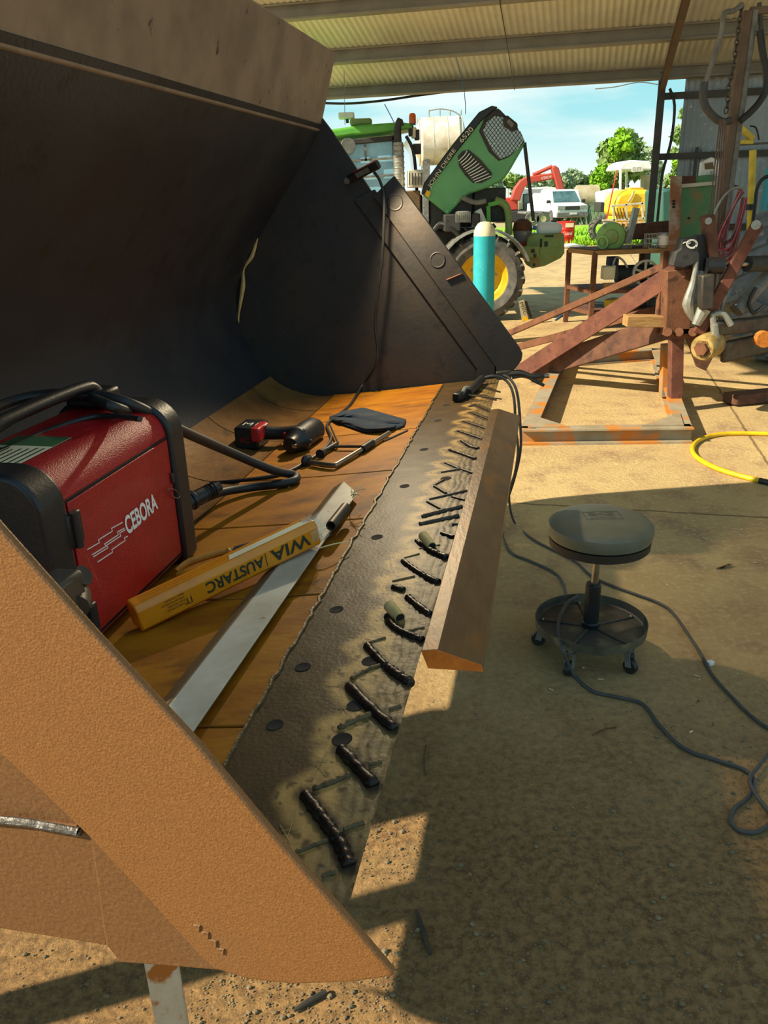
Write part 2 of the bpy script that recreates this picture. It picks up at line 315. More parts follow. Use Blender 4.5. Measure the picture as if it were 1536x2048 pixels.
def floor_mat():
    m = bpy.data.materials.new('dusty_concrete'); m.use_nodes = True; t = m.node_tree; b = t.nodes['Principled BSDF']; L = t.links.new
    co = N(t, 'ShaderNodeTexCoord')
    def noise(sc, det=8, ro=.6):
        n = N(t, 'ShaderNodeTexNoise'); n.inputs['Scale'].default_value = sc; n.inputs['Detail'].default_value = det; n.inputs['Roughness'].default_value = ro; L(co.outputs['Object'], n.inputs[0]); return n
    def rng_(o, a, c):
        r = N(t, 'ShaderNodeMapRange'); r.inputs[1].default_value = a; r.inputs[2].default_value = c; L(o, r.inputs[0]); return r.outputs[0]
    def mix(f, a, c):
        x = N(t, 'ShaderNodeMixRGB'); L(f, x.inputs[0])
        for i, q in ((1, a), (2, c)):
            if isinstance(q, str): x.inputs[i].default_value = (*hexc(q), 1)
            else: L(q, x.inputs[i])
        return x.outputs[0]
    c = mix(rng_(noise(.9).outputs[0], .38, .66), 'C8AB76', 'B09466')
    c = mix(rng_(noise(4).outputs[0], .48, .72), c, '97795A')
    c = mix(rng_(noise(38, 6).outputs[0], .5, .74), c, 'CDB384')
    # loose brown dirt near the bucket
    sp = N(t, 'ShaderNodeSeparateXYZ'); L(co.outputs['Object'], sp.inputs[0])
    dist = N(t, 'ShaderNodeMath', operation='ADD'); L(sp.outputs['Y'], dist.inputs[0])
    nn = N(t, 'ShaderNodeMath', operation='MULTIPLY'); L(noise(1.3).outputs[0], nn.inputs[0]); nn.inputs[1].default_value = 2.4; L(nn.outputs[0], dist.inputs[1])
    dm = N(t, 'ShaderNodeMapRange'); L(dist.outputs[0], dm.inputs[0]); dm.inputs[1].default_value = 2.6; dm.inputs[2].default_value = 4.4; dm.inputs[3].default_value = .9; dm.inputs[4].default_value = 0
    dirt = mix(rng_(noise(42, 10, .75).outputs[0], .42, .6), 'A07A4C', '664A2E')
    c = mix(dm.outputs[0], c, dirt)
    v = N(t, 'ShaderNodeTexVoronoi'); v.inputs['Scale'].default_value = 70; L(co.outputs['Object'], v.inputs[0])
    sv = N(t, 'ShaderNodeMapRange'); L(v.outputs['Distance'], sv.inputs[0]); sv.inputs[1].default_value = .09; sv.inputs[2].default_value = .16; sv.inputs[3].default_value = .5; sv.inputs[4].default_value = 0
    c = mix(sv.outputs[0], c, 'B8A07C')
    # slab joints in the shed's own directions
    for dvec, off in ((SS, 3.95), (SS, 8.9), (SQ, 1.12), (SQ, -2.2)):
        dt = N(t, 'ShaderNodeVectorMath', operation='DOT_PRODUCT'); L(co.outputs['Object'], dt.inputs[0]); dt.inputs[1].default_value = tuple(dvec)
        wob = N(t, 'ShaderNodeMath', operation='MULTIPLY_ADD'); L(noise(9, 3).outputs[0], wob.inputs[0]); wob.inputs[1].default_value = .03; L(dt.outputs['Value'], wob.inputs[2])
        ab = N(t, 'ShaderNodeMath', operation='SUBTRACT'); L(wob.outputs[0], ab.inputs[0]); ab.inputs[1].default_value = off
        a2 = N(t, 'ShaderNodeMath', operation='ABSOLUTE'); L(ab.outputs[0], a2.inputs[0])
        jm = N(t, 'ShaderNodeMapRange'); L(a2.outputs[0], jm.inputs[0]); jm.inputs[1].default_value = .004; jm.inputs[2].default_value = .012; jm.inputs[3].default_value = .7; jm.inputs[4].default_value = 0
        c = mix(jm.outputs[0], c, '4A3A26')
    L(c, b.inputs['Base Color']); b.inputs['Roughness'].default_value = .9; b.inputs['Specular IOR Level'].default_value = .2
    h1 = noise(45, 8, .7); bp = N(t, 'ShaderNodeBump'); bp.inputs['Strength'].default_value = .85; bp.inputs['Distance'].default_value = .013; L(h1.outputs[0], bp.inputs['Height']); L(bp.outputs[0], b.inputs['Normal'])
    return m
K['floor'] = floor_mat()

# ------------------------------------------------------------------ the setting
fo = MB().grid(lambda x, y: (x, y, 0), np.linspace(-40, 60, 6), np.linspace(-15, 26.5, 5)).build('floor', K['floor'], sm=False); struct(fo)
fo.data.transform(Matrix.Translation(fo.location)); fo.matrix_world = Matrix.Identity(4)
yard = MB().grid(lambda x, y: (x, y, -.02), np.linspace(-120, 220, 6), np.linspace(26, 260, 6)).build('ground', mat('pale_yard_dirt', 'A89468', '8C8450', '7C8A3C', scale=.15, rough=.95, lo3=.5, hi3=.6, scale3=.1), sm=False); struct(yard)
gr = MB().grid(lambda x, y: (x, y, .01+.02*math.sin(x*3+y)), np.linspace(5.6, 16, 30), np.linspace(25.2, 40, 30))
for i in range(5000):
    x, y = rng.uniform(5.4, 15), 24.9+rng.random()**2*12; hgt = rng.uniform(.05, .2); a = rng.uniform(0, 6.28); w = .03
    gr.add([(x-w*math.cos(a), y-w*math.sin(a), 0), (x+w*math.cos(a), y+w*math.sin(a), 0), (x+rng.normal(0, .05), y+rng.normal(0, .05), hgt)], [(0, 1, 2)])
tag(gr.build('grass', K['grass'], recalc=False), 'bright green grass strip beyond the concrete yard', 'grass', kind='stuff')

# roof sheeting: corrugations run down the slope
qs = np.arange(-4.35, 9.0, .076/6)
rb = MB(); rb.grid(lambda q, d: RF(q, d, .008*math.sin(2*math.pi*q/.076)+.012), qs, [-.12, 3.0, 6.0, 9.5])
rb.grid(lambda q, d: RF(q, d, .008*math.sin(2*math.pi*q/.076)+.014), qs, [-.12, 3.0, 6.0, 9.5])
struct(rb.build('ceiling', K['corr'], recalc=False, ang=80))
for i, d in enumerate([.06, 1.22, 2.42, 3.62, 4.82, 6.02, 7.22, 8.42]):
    p = MB(); q0, q1 = -4.3, 9
    dn = -(SS*math.sin(RPITCH)+ZZ*math.cos(RPITCH)); al = RF(0, 1)-RF(0, 0)
    # a C-section: web with two flanges
    hgt = .17 if i else .15
    sec = [(0, 0), (.065, 0), (.065, -.018), (.06, -.018), (.06, -.004), (.004, -.004), (.004, -hgt+.004), (.06, -hgt+.004), (.06, -hgt+.018), (.065, -hgt+.018), (.065, -hgt), (0, -hgt)]
    poly = [RF(q0, d)+al*(s_)-dn*h_ for s_, h_ in sec]
    p.prism(poly, SQ*(q1-q0)); struct(p.build('trim_%d' % (i+1), K['purlin'], sm=False))
def cross_bar(name, q, d0, d1, mt):
    b = MB(); w, h = .07, .10
    n = SS*math.sin(RPITCH)+ZZ*math.cos(RPITCH)
    for off, ww, hh in ((-.175, w, .008), (-.175-h, w, .008), (-.175-h/2, .006, h)):
        b.bar(RF(q, d0, off), RF(q, d1, off), ww, hh, n)
    return b.build(name, mt, sm=False)
# portal frame: column at the eave and the rafter running up under the purlins
QC = .78
struct(cross_bar('trim_20', QC+.06, -.05, 9, K['rafter']))
col = MB(); base = SQ*(QC+.06)+SS*EAVE_F
for off, ax_, ay_ in ((-.07, .085, .008), (.07, .085, .008), (0, .006, .07)):
    col.obox(base+SS*off*1.0+ZZ*1.45, SQ*ax_/2*1.0, SS*ay_, ZZ*1.45)
struct(col.build('trim_21', K['dkpost'], sm=False))
# end wall: corrugated sheet on girts
wq = np.arange(1.13, 7.5, .076/6)
wb = MB().grid(lambda q, z: SQ*q+SS*(EAVE_F+.05+.009*math.sin(2*math.pi*q/.076))+ZZ*z, wq, [0, 1.4, 2.88])
struct(wb.build('wall_back', K['corrw'], recalc=False, ang=80))
for i, zc in enumerate((2.62, 1.9, 1.0)):
    struct(MB().obox(SQ*(QC+7.5)/2+SQ*.05+SS*(EAVE_F-.01)+ZZ*zc, SQ*(7.5-QC)/2, SS*.03, ZZ*.04).build('trim_%d' % (30+i), K['dkpost'], sm=False))
struct(MB().obox(SQ*1.35+SS*(EAVE_F-.02)+ZZ*1.0, SQ*.02, SS*.02, ZZ*1.0).build('trim_40', K['dkpost'], sm=False))

# unseen sheet and two posts, added to keep sun off the bucket floor
XL = -2.6
struct(MB().grid(lambda y, z: (XL+.009*math.sin(2*math.pi*y/.076), y, z), np.arange(.0, 2.5, .0127), [2.5, 4.6]).build('sun_screen_left', K['corrw'], recalc=False, ang=80))
for i_, y_ in enumerate((.06, 2.47)): struct(MB().box((XL-.06, y_, 2.3), (.08, .08, 4.6)).build('trim_%d' % (50+i_), K['dkpost'], sm=False))
# ------------------------------------------------------------------ the loader bucket
bk = thing('loader_bucket', 'large dark wheel loader bucket on stands, rusty orange floor and welded cutting edge', 'bucket', B(1.2, .5, .7))
UN, UF = -.03, 2.63
prof = smooth([np.array([a_, b_, 0]) for a_, b_ in ((.20, .772), (.45, .735), (.66, .712), (.82, .714), (.965, .772), (1.075, .91), (1.106, 1.1), (1.06, 1.24), (.96, 1.40), (.78, 1.64), (.70, 1.765))], 6)
sh = MB(); th = .02; inn = [(p[0], p[1]) for p in prof]; out = []
for i, p in enumerate(inn):
    a_ = np.array(inn[max(i-1, 0)]); c_ = np.array(inn[min(i+1, len(inn)-1)]); t_ = nrm(c_-a_); out.append((p[0]+t_[1]*th, p[1]-t_[0]*th))
loop = inn+out[::-1]
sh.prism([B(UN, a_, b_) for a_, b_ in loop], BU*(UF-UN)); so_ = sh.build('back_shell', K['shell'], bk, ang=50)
# floor liners with gaps between
cuts = [UN+.012, .277, .707, 1.11, 1.483, 1.93, 2.36, UF-.012]
for i in range(len(cuts)-1):
    m = MB(); u0, u1 = cuts[i]+.003, cuts[i+1]-.003
    vv = [.232, .45, .64, .70]; zz = [fz(.232)+.002, fz(.45)+.0, fz(.64)+.001, fz(.7)+.004]
    m.prism([B(u0, a_, b_) for a_, b_ in zip(vv, zz)]+[B(u0, a_, b_-.008) for a_, b_ in list(zip(vv, zz))[::-1]], BU*(u1-u0))
    m.build('floor_liner', K['floorp'], bk, bev=.002)
    m = MB(); cv = [(p[0], p[1]) for p in prof if .70 < p[0] and p[1] < .80]; cv = [(.704, .714)]+cv
    up_c = [(a_-.004*max(0, (b_-.70)/.1), b_+.005) for a_, b_ in cv]
    m.prism([B(u0, a_, b_) for a_, b_ in up_c]+[B(u0, a_, b_) for a_, b_ in cv[::-1]], BU*(u1-u0))
    lab(m.build('heel_liner', K['heel'], bk), 'tan worn curved liner')
# joint weld between liner and cutting edge, ragged
jp = [B(u_, .232+rng.normal(0, .0018), fz(.23)+.001) for u_ in np.arange(UN+.02, UF-.02, .018)]
lab(MB().tube(jp, .0042, 6, 1).build('joint_weld', K['beadt'], bk), 'ragged weld line between floor and edge')
# lip (spill guard) and its seam
lp = [(.735, 1.745), (.655, 2.01), (.635, 2.004), (.712, 1.74)]
lo_ = MB().prism([B(-.12, a_, b_) for a_, b_ in lp], BU*(UF+.135)); lo_ = lo_.build('spill_guard', K['lip'], bk, bev=.006)
lab(lo_, 'grey brown upper lip plate')
lab(MB().tube([B(u_, .728+rng.normal(0, .0012), 1.748+rng.normal(0, .0012)) for u_ in np.arange(UN+.02, UF-.03, .02)], .010, 8, 1).build('weld_seam', K['seam'], bk), 'pale weld seam under the lip')
lab(MB().tube([B(UF-.015, *p) for p in ((.99, 1.36), (1.02, 1.29), (1.06, 1.24), (1.07, 1.17), (1.10, 1.06), (1.105, 1.02))], [.004, .009, .004, .010, .005, .003], 6, 4).build('corner_weld', K['plug'], bk), 'pale ragged weld in the far corner')
# side plates
sprof = [(0.0, .79), (-.02, .845), (.10, 1.02), (.50, 1.50), (.665, 1.745), (.70, 1.79)]
sp_back = [(p[0]+.01, p[1]-.005) for p in prof[::-1]]
poly = sprof+[(p[0], p[1]) for p in sp_back]
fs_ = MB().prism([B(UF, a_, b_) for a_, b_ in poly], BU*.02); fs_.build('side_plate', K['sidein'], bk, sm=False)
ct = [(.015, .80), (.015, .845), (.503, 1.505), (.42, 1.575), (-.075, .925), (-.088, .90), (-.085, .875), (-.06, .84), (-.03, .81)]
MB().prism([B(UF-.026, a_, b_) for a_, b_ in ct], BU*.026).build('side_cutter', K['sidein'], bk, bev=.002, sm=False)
bd = [(.094, .80), (.094, .834), (.585, 1.495), (.50, 1.53), (.02, .86), (.02, .80)]
MB().prism([B(UF-.012, a_, b_) for a_, b_ in bd], BU*.014).build('backing_plate', K['sidein'], bk, bev=.003, sm=False)
for px, py in ((790, 405), (875, 520)):
    P = pp(px, py, B(UF-.027, 0, 0), BU)
    MB().lathe([(.014, -.001), (.024, .0), (.028, .0015), (.031, .0)], P, -BU, 20).build('bolt_dent', K['sidein'], bk)
Pb = [pp(x, y, B(UF-.03, 0, 0), BU) for x, y in ((893, 560), (922, 548), (906, 556))]
lab(MB().tube([Pb[0], Pb[1]], .0035, 6, 1).tube([Pb[1], Pb[1]+BU*.02], .005, 6, 1).build('cleat', K['rust'], bk), 'small rusty cleat')
# near side: outline read on the plane of the plate
def nv(x, y, uu):
    return pp(x, y, B(uu, 0, 0), BU)
def npl(name, pts, u0, t_, m_, bev=.003):
    return MB().prism([nv(x, y, u0) for x, y in pts], BU*t_).build(name, m_, bk, bev=bev, sm=False, seg=3)
lab(npl('side_plate', [(770, 1958), (690, 1875), (550, 1718), (390, 1526), (190, 1311), (-10, 1088), (-350, 720), (-570, 590), (-620, 1300), (-420, 1800), (0, 1855), (213, 1890), (240, 1922), (430, 1932), (590, 1962)], -.150, .014, K['sideout2']), 'rusty tan sunlit outer side plate')
lab(MB().prism([B(-.122, .19, .835), B(-.122, .62, .83), B(-.122, 1.0, .85), B(UN, 1.06, .77), B(UN, .66, .705), B(UN, .02, .765)], ZZ*.006).build('corner_plate', K['sideout'], bk, sm=False), 'sloped closing plate under the near side')
lab(npl('side_cutter', [(790, 1955), (785, 1948), (700, 1848), (560, 1690), (400, 1498), (200, 1283), (0, 1060), (-300, 725), (-330, 1180), (-150, 1360), (0, 1510), (90, 1592), (176, 1675), (300, 1805), (390, 1905), (427, 1940), (500, 1962), (585, 1971), (700, 1967)], -.160, .010, K['sideout'], .005), 'thick rusty tan side cutter plate')
lab(npl('gusset_plate', [(176, 1660), (184, 1700), (198, 1800), (211, 1890), (240, 1926), (330, 1932), (440, 1942), (440, 1900)], -.156, .008, K['sideout2'], .002), 'thin gusset plate behind the side cutter')
lab(npl('lower_plate', [(-420, 1660), (-420, 1800), (0, 1858), (214, 1892), (214, 1700), (150, 1655), (0, 1638)], -.155, .006, K['sideout2'], .002), 'lower rusty side plate')
lab(MB().tube([nv(x, y, -.157) for x, y in ((-400, 1610), (0, 1640), (80, 1650), (150, 1663), (158, 1664))], .0040, 8, 3).build('weld_seam', K['seam'], bk), 'silver weld seam on near side')
for (x0, y0, x1, y1) in ((388, 1850, 398, 1862), (404, 1864, 416, 1876), (420, 1880, 432, 1893), (436, 1898, 446, 1908)):
    lab(MB().tube([nv(x0, y0, -.1602), nv((x0+x1)/2+6, (y0+y1)/2-5, -.1604), nv(x1, y1, -.1602)], .0014, 6, 2).build('stamp_mark', K['sideout2'], bk), 'raised stamped mark')
# the cutting edge with heat-stained zones round its weld beads
BEADS = []   # (list of pixel points, radius, dark?)
for pts, r_ in (([(832, 1081), (846, 1093), (860, 1102)], .005), ([(858, 1101), (878, 1110), (894, 1117)], .0085), ([(805, 1122), (830, 1140), (852, 1154)], .0065), ([(852, 1154), (866, 1161), (878, 1165)], .0075),
                ([(786, 1174), (797, 1178), (808, 1181)], .007), ([(815, 1194), (836, 1212), (861, 1230)], .0075), ([(775, 1232), (784, 1250), (800, 1262), (822, 1272), (846, 1281)], .0075),
                ([(734, 1291), (752, 1312), (772, 1333)], .0075), ([(775, 1335), (798, 1352), (823, 1367)], .009), ([(697, 1371), (745, 1420), (790, 1458)], .0095), ([(681, 1498), (715, 1535), (749, 1572)], .0095), ([(608, 1588), (655, 1650), (682, 1690), (699, 1733)], .0095),
                ([(948, 809), (984, 824)], .006), ([(941, 825), (979, 840)], .006), ([(927, 843), (974, 858)], .006), ([(916, 862), (965, 879)], .006), ([(923, 882), (940, 893), (957, 898)], .006), ([(899, 900), (930, 911), (952, 919)], .0065), ([(890, 926), (918, 938)], .006), ([(923, 939), (946, 947)], .006),
                ([(869, 973), (892, 987)], .006), ([(855, 1004), (885, 1020)], .0065), ([(904, 994), (930, 1001)], .006), ([(904, 1050), (918, 1049)], .0065), ([(883, 1067), (906, 1075)], .008),
                ([(882, 945), (920, 939)], .006), ([(869, 971), (887, 961)], .006), ([(859, 999), (934, 982)], .0062), ([(844, 1034), (885, 1023), (925, 1014)], .007), ([(838, 1049), (880, 1040), (918, 1032)], .0065),
                ([(960, 790), (992, 800)], .005), ([(970, 775), (1000, 784)], .005)):
    BEADS.append((pts, r_, True))
for pts, r_ in (([(809, 1116), (839, 1108)], .004), ([(785, 1163), (830, 1153)], .004), ([(734, 1287), (771, 1276)], .004), ([(702, 1359), (730, 1343), (762, 1330)], .0045), ([(677, 1458), (710, 1442), (743, 1429)], .006), ([(778, 1419), (802, 1412)], .005),
                ([(818, 1262), (849, 1255)], .004), ([(626, 1579), (665, 1565), (701, 1549)], .005), ([(738, 1529), (764, 1523)], .005), ([(688, 1659), (728, 1645)], .0055), ([(592, 1705), (655, 1681)], .0055), ([(645, 1752), (672, 1744)], .005), ([(880, 1090), (838, 1098)], .004)):
    BEADS.append((pts, r_, False))
segs = []
for pts, r_, dk in BEADS:
    L3 = [fl(x, y, .0) for x, y in pts]
    Lu = [((P-BA)@BU, (P-BA)@BV) for P in L3]
    for i in range(len(Lu)-1): segs.append((*Lu[i], *Lu[i+1], dk))
    S_ = smooth(L3, 10); rr = [r_*(.82+.3*rng.random()) for _ in S_]; rr[0] *= .7; rr[-1] *= .75
    o = MB().tube(S_, rr, 8, 1).build('weld_bead', (K['beadm'] if max(p[1] for p in pts) > 1060 else K['beadb']) if dk else K['beadt'], bk, ang=80)
    if not dk: lab(o, 'thin tan weld bead')
us = np.linspace(-.06, UF-.005, 560); vs = np.linspace(0, .230, 50)
UU, VV = np.meshgrid(us, vs, indexing='ij')
dd = np.full(UU.shape, 9.); dk_ = np.full(UU.shape, 9.)
for (u0, v0, u1, v1, isd) in segs:
    du, dv = u1-u0, v1-v0; l2 = du*du+dv*dv+1e-12
    t_ = np.clip(((UU-u0)*du+(VV-v0)*dv)/l2, 0, 1); dist = np.hypot(UU-u0-t_*du, VV-v0-t_*dv)
    dd = np.minimum(dd, dist)
    if isd: dk_ = np.minimum(dk_, dist)
def vnoise(sc, seed):
    r_ = np.random.default_rng(seed); G = r_.random((200, 200)); x = np.abs(UU*sc) % 198; y = np.abs(VV*sc) % 198; xi = x.astype(int); yi = y.astype(int); fx, fy = x-xi, y-yi
    fx = fx*fx*(3-2*fx); fy = fy*fy*(3-2*fy)
    return (G[xi, yi]*(1-fx)+G[xi+1, yi]*fx)*(1-fy)+(G[xi, yi+1]*(1-fx)+G[xi+1, yi+1]*fx)*fy
n1, n2, n3 = vnoise(30, 1), vnoise(110, 2), vnoise(60, 3)
h1 = .004*0
Vedge = .145+.03*(n1-.5)
tan = np.clip(1-(dd-.016-.016*n1)/.026, 0, 1)
tan = tan*tan*(3-2*tan)
soot = np.clip(1-(dk_-.010)/.009, 0, 1)*.85
strip = np.clip((.062+.02*(n1-.5)-VV)/.02, 0, 1)
c_base = np.array(hexc('42321A')); c_base2 = np.array(hexc('523E22')); c_tan = np.array(hexc('BC9654')); c_tan2 = np.array(hexc('9A7A44')); c_soot = np.array(hexc('1E1914')); c_str = np.array(hexc('7B6A45')); c_str2 = np.array(hexc('453822'))
def lerp(a_, b_, t_): return a_+(b_-a_)*t_[..., None]
colr = lerp(np.broadcast_to(c_base, UU.shape+(3,)), np.broadcast_to(c_base2, UU.shape+(3,)), n1)
colr = lerp(colr, lerp(np.broadcast_to(c_tan, UU.shape+(3,)), np.broadcast_to(c_tan2, UU.shape+(3,)), n3), tan)
stripe = (.5+.5*np.sin(VV*900+n1*5))*.6+.4*n2
colr = lerp(colr, lerp(np.broadcast_to(c_str, UU.shape+(3,)), np.broadcast_to(c_str2, UU.shape+(3,)), np.clip(stripe*1.3-.2, 0, 1)), strip*.75)
spk = ((n2 > .80) & (tan > .3)).astype(float)*.7
colr = lerp(colr, np.broadcast_to(c_soot, UU.shape+(3,)), np.maximum(soot, spk))
HT = .0012*strip*(stripe-.5)*2+.0008*(n1-.5)
bl = MB(); nb_ = len(vs)
top = [B(u_, v_, fz(v_)+HT[i, j]) for i, u_ in enumerate(us) for j, v_ in enumerate(vs)]
bl.add(top, [(i*nb_+j, (i+1)*nb_+j, (i+1)*nb_+j+1, i*nb_+j+1) for i in range(len(us)-1) for j in range(nb_-1)])
# underside and edges
E0, E1 = -.06, UF-.005; hb = .032
bl.add([B(E0, 0, fz(0)), B(E1, 0, fz(0)), B(E1, .012, fz(0)-hb), B(E0, .012, fz(0)-hb), B(E0, .23, fz(.23)), B(E1, .23, fz(.23)), B(E1, .23, fz(.23)-hb), B(E0, .23, fz(.23)-hb)], [(0, 1, 2, 3), (3, 2, 6, 7), (0, 3, 7, 4), (1, 5, 6, 2)])
mbl = bpy.data.materials.new('heat_stained_edge_steel'); mbl.use_nodes = True; t = mbl.node_tree; b_ = t.nodes['Principled BSDF']
at = N(t, 'ShaderNodeVertexColor'); at.layer_name = 'stain'; t.links.new(at.outputs[0], b_.inputs['Base Color']); b_.inputs['Roughness'].default_value = .5; b_.inputs['Metallic'].default_value = .05; b_.inputs['Specular IOR Level'].default_value = .3
co_ = N(t, 'ShaderNodeTexCoord'); nb2 = N(t, 'ShaderNodeTexNoise'); nb2.inputs['Scale'].default_value = 140; t.links.new(co_.outputs['Object'], nb2.inputs[0]); bp_ = N(t, 'ShaderNodeBump'); bp_.inputs['Strength'].default_value = .35; bp_.inputs['Distance'].default_value = .002; t.links.new(nb2.outputs[0], bp_.inputs['Height']); t.links.new(bp_.outputs[0], b_.inputs['Normal'])
blo = bl.build('cutting_edge', mbl, bk, recalc=False, ang=60)
ca = blo.data.color_attributes.new('stain', 'FLOAT_COLOR', 'POINT')
buf = np.ones((len(blo.data.vertices), 4), dtype=np.float32); buf[:, :3] = c_base; buf[:len(top), :3] = colr.reshape(-1, 3); ca.data.foreach_set('color', buf.ravel())
lab(blo, 'brown cutting edge plate with tan heat marks')
# bolt holes: filled inner row, open outer row, sleeves standing in some
for x, y in ((893, 810), (876, 841), (848, 899), (809, 972), (754, 1074), (673, 1219), (606, 1334), (550, 1450)):
    P = fl(x, y, .0002); MB().lathe([(.0135, 0), (.0135, .0006), (.011, .0008), (.010, .0004)], P, FN, 20).build('plugged_bolt_hole', K['hole'], bk)
for x, y in ((741, 1322), (712, 1411), (684, 1479), (892, 957), (944, 812)):
    P = fl(x, y, .0002); MB().lathe([(.015, 0), (.015, .0006), (.013, .0008), (.012, .0004)], P, FN, 20).build('bolt_hole', K['hole'], bk)
for q0_, q1_ in (((864, 1093), (846, 1071)), ((800, 1236), (778, 1211))):
    P = fl(*q0_, .005); ax_ = nrm(fl(*q1_, .013)-P); Ls = np.linalg.norm(fl(*q1_, .013)-P)
    s_ = MB().lathe([(.010, 0), (.0112, Ls*.5), (.011, Ls), (.0088, Ls), (.0085, 0)], P, ax_, 20, closed=True).build('plug_sleeve', K['plug'], bk)
    MB().lathe([(.0084, .0), (.0084, Ls*.8)], P, ax_, 16).build('sleeve_bore', K['hole'], s_)
# chalk scratches (layout crosses)
for pts in (([(655, 1500), (622, 1560)], [(640, 1522), (656, 1520)], [(632, 1528), (650, 1550)]), ([(690, 1408), (678, 1428)], [(676, 1416), (696, 1414)], [(680, 1408), (694, 1426)]), ([(592, 1620), (570, 1690)], [(563, 1662), (596, 1655)], [(560, 1650), (580, 1684)])):
    m_ = MB()
    for a_, c_ in pts: m_.tube([fl(*a_, .0012), fl(*c_, .0012)], .0005, 4, 1)
    lab(m_.build('chalk_mark', K['plug'], bk), 'scratched layout cross')
# bevelled steel bar tacked along the edge
sec = [(-.001, fz(0)+.006), (-.028, fz(0)+.010), (-.100, fz(0)-.012), (-.103, fz(0)-.024), (-.012, fz(0)-.026)]
eb = MB().prism([B(.475, a_, b_) for a_, b_ in sec], BU*1.60).build('edge_bar', K['bevel'], bk, bev=.0015, sm=False); lab(eb, 'long bevelled steel bar tacked along the edge')
lab(MB().prism([B(.4735, a_, b_) for a_, b_ in sec], BU*.0013).build('bar_end', K['orustend'], eb, sm=False), 'orange cut end of the bar')

# stands below the bucket
def stand(P, w, ztop, m_, label, rz=.3, cap=True):
    o = thing('steel_stand', label, 'stand', (P[0], P[1], 0), 'stands under the bucket')
    b = MB(); b.box((P[0], P[1], ztop/2), (w, w, ztop), rz); b.build('post', m_, o, bev=.004)
    b = MB(); b.box((P[0], P[1], .006), (w*2.6, w*2.6, .012), rz); b.build('foot', m_, o, bev=.002)
    if cap: b = MB(); b.box((P[0], P[1], ztop+.005), (w*1.3, w*1.3, .01), rz); b.build('cap', m_, o, bev=.002)
    return o
Pst = pp(330, 1960, B(.06, 0, 0), BU)
stand(Pst, .043, .74, K['postw'], 'flaking white square steel stand holding up the near side of the bucket', .35, False)
# unseen post and drum, added to throw the dark bars across the sunlit strip
pb = SDIR; hd = np.array([math.cos(SUN_AZ), math.sin(SUN_AZ), 0])
P_ = np.array([.06, 1.39, 0])-hd*1.85
stand(P_, .105, 1.45, K['postw'], 'unseen tall stand added behind the bucket to cast a shadow bar', SUN_AZ)
P_ = np.array([.17, 1.9, 0])-hd*2.15
dr = thing('shadow_drum', 'unseen drum added behind the bucket to cast a wide shadow', 'drum', P_)  # made-up drum out of view, there only for its shadow
MB().lathe([(.0, 0), (.21, 0), (.215, .02), (.21, .04), (.21, .5), (.218, .52), (.21, .54), (.21, 1.0), (.218, 1.02), (.21, 1.04), (.21, 1.55), (.215, 1.57), (.2, 1.56), (0, 1.56)], P_, ZZ, 28).build('drum_body', K['rustdk'], dr)
MB().lathe([(.03, 1.56), (.03, 1.575), (.02, 1.575)], P_+np.array([.1, 0, 0]), ZZ, 12).build('bung', K['steel'], dr)

# ------------------------------------------------------------------ LED work light on the far side plate
wl = thing('work_light', 'slim black LED work light clipped to the far side plate of the bucket', 'lamp', pp(725, 345, B(UF-.03, 0, 0), BU))
Pw0 = pp(697, 359, B(UF-.035, 0, 0), BU); Pw1 = pp(758, 328, B(UF-.075, 0, 0), BU); dW = nrm(Pw1-Pw0)
nW = nrm(-BU*.75-ZZ*.35+BV*.1); nW = nrm(nW-dW*(nW@dW)); sW = np.cross(dW, nW)
MB().obox((Pw0+Pw1)/2, dW*np.linalg.norm(Pw1-Pw0)/2, sW*.016, nW*.011).build('lamp_body', K['blackp'], wl, bev=.006, seg=3)
lab(MB().obox((Pw0*.42+Pw1*.58)-sW*.0165, dW*np.linalg.norm(Pw1-Pw0)*.36, sW*.0008, nW*.006).build('trim', K['redp'], wl, bev=.0005), 'thin reddish edge trim')
lab(MB().cyl(Pw0-dW*.004-nW*.004, Pw0-dW*.004+nW*.012, .012, n=16).build('end_cap', K['midgrey'], wl), 'grey end button')
MB().obox((Pw0+Pw1)/2+nW*.0115-sW*.002, dW*.030, sW*.009, nW*.0008).build('lens', K['midgrey'], wl)
ld = bpy.data.lights.new('lamp_light', 'SPOT'); lo2 = bpy.data.objects.new('lamp_light', ld); COL.objects.link(lo2)
ld.energy = 40; ld.color = (1, .82, .54); ld.spot_size = math.radians(150); ld.spot_blend = .55; ld.shadow_soft_size = .02
lo2.parent = wl; aim = -BU*.52-BV*.72-ZZ*.62; lpos = (Pw0+Pw1)/2-BU*.085-BV*.03-ZZ*.02; lo2.location = Vector(lpos)-wl.location
lo2.rotation_euler = Vector(aim).to_track_quat('-Z', 'Y').to_euler()

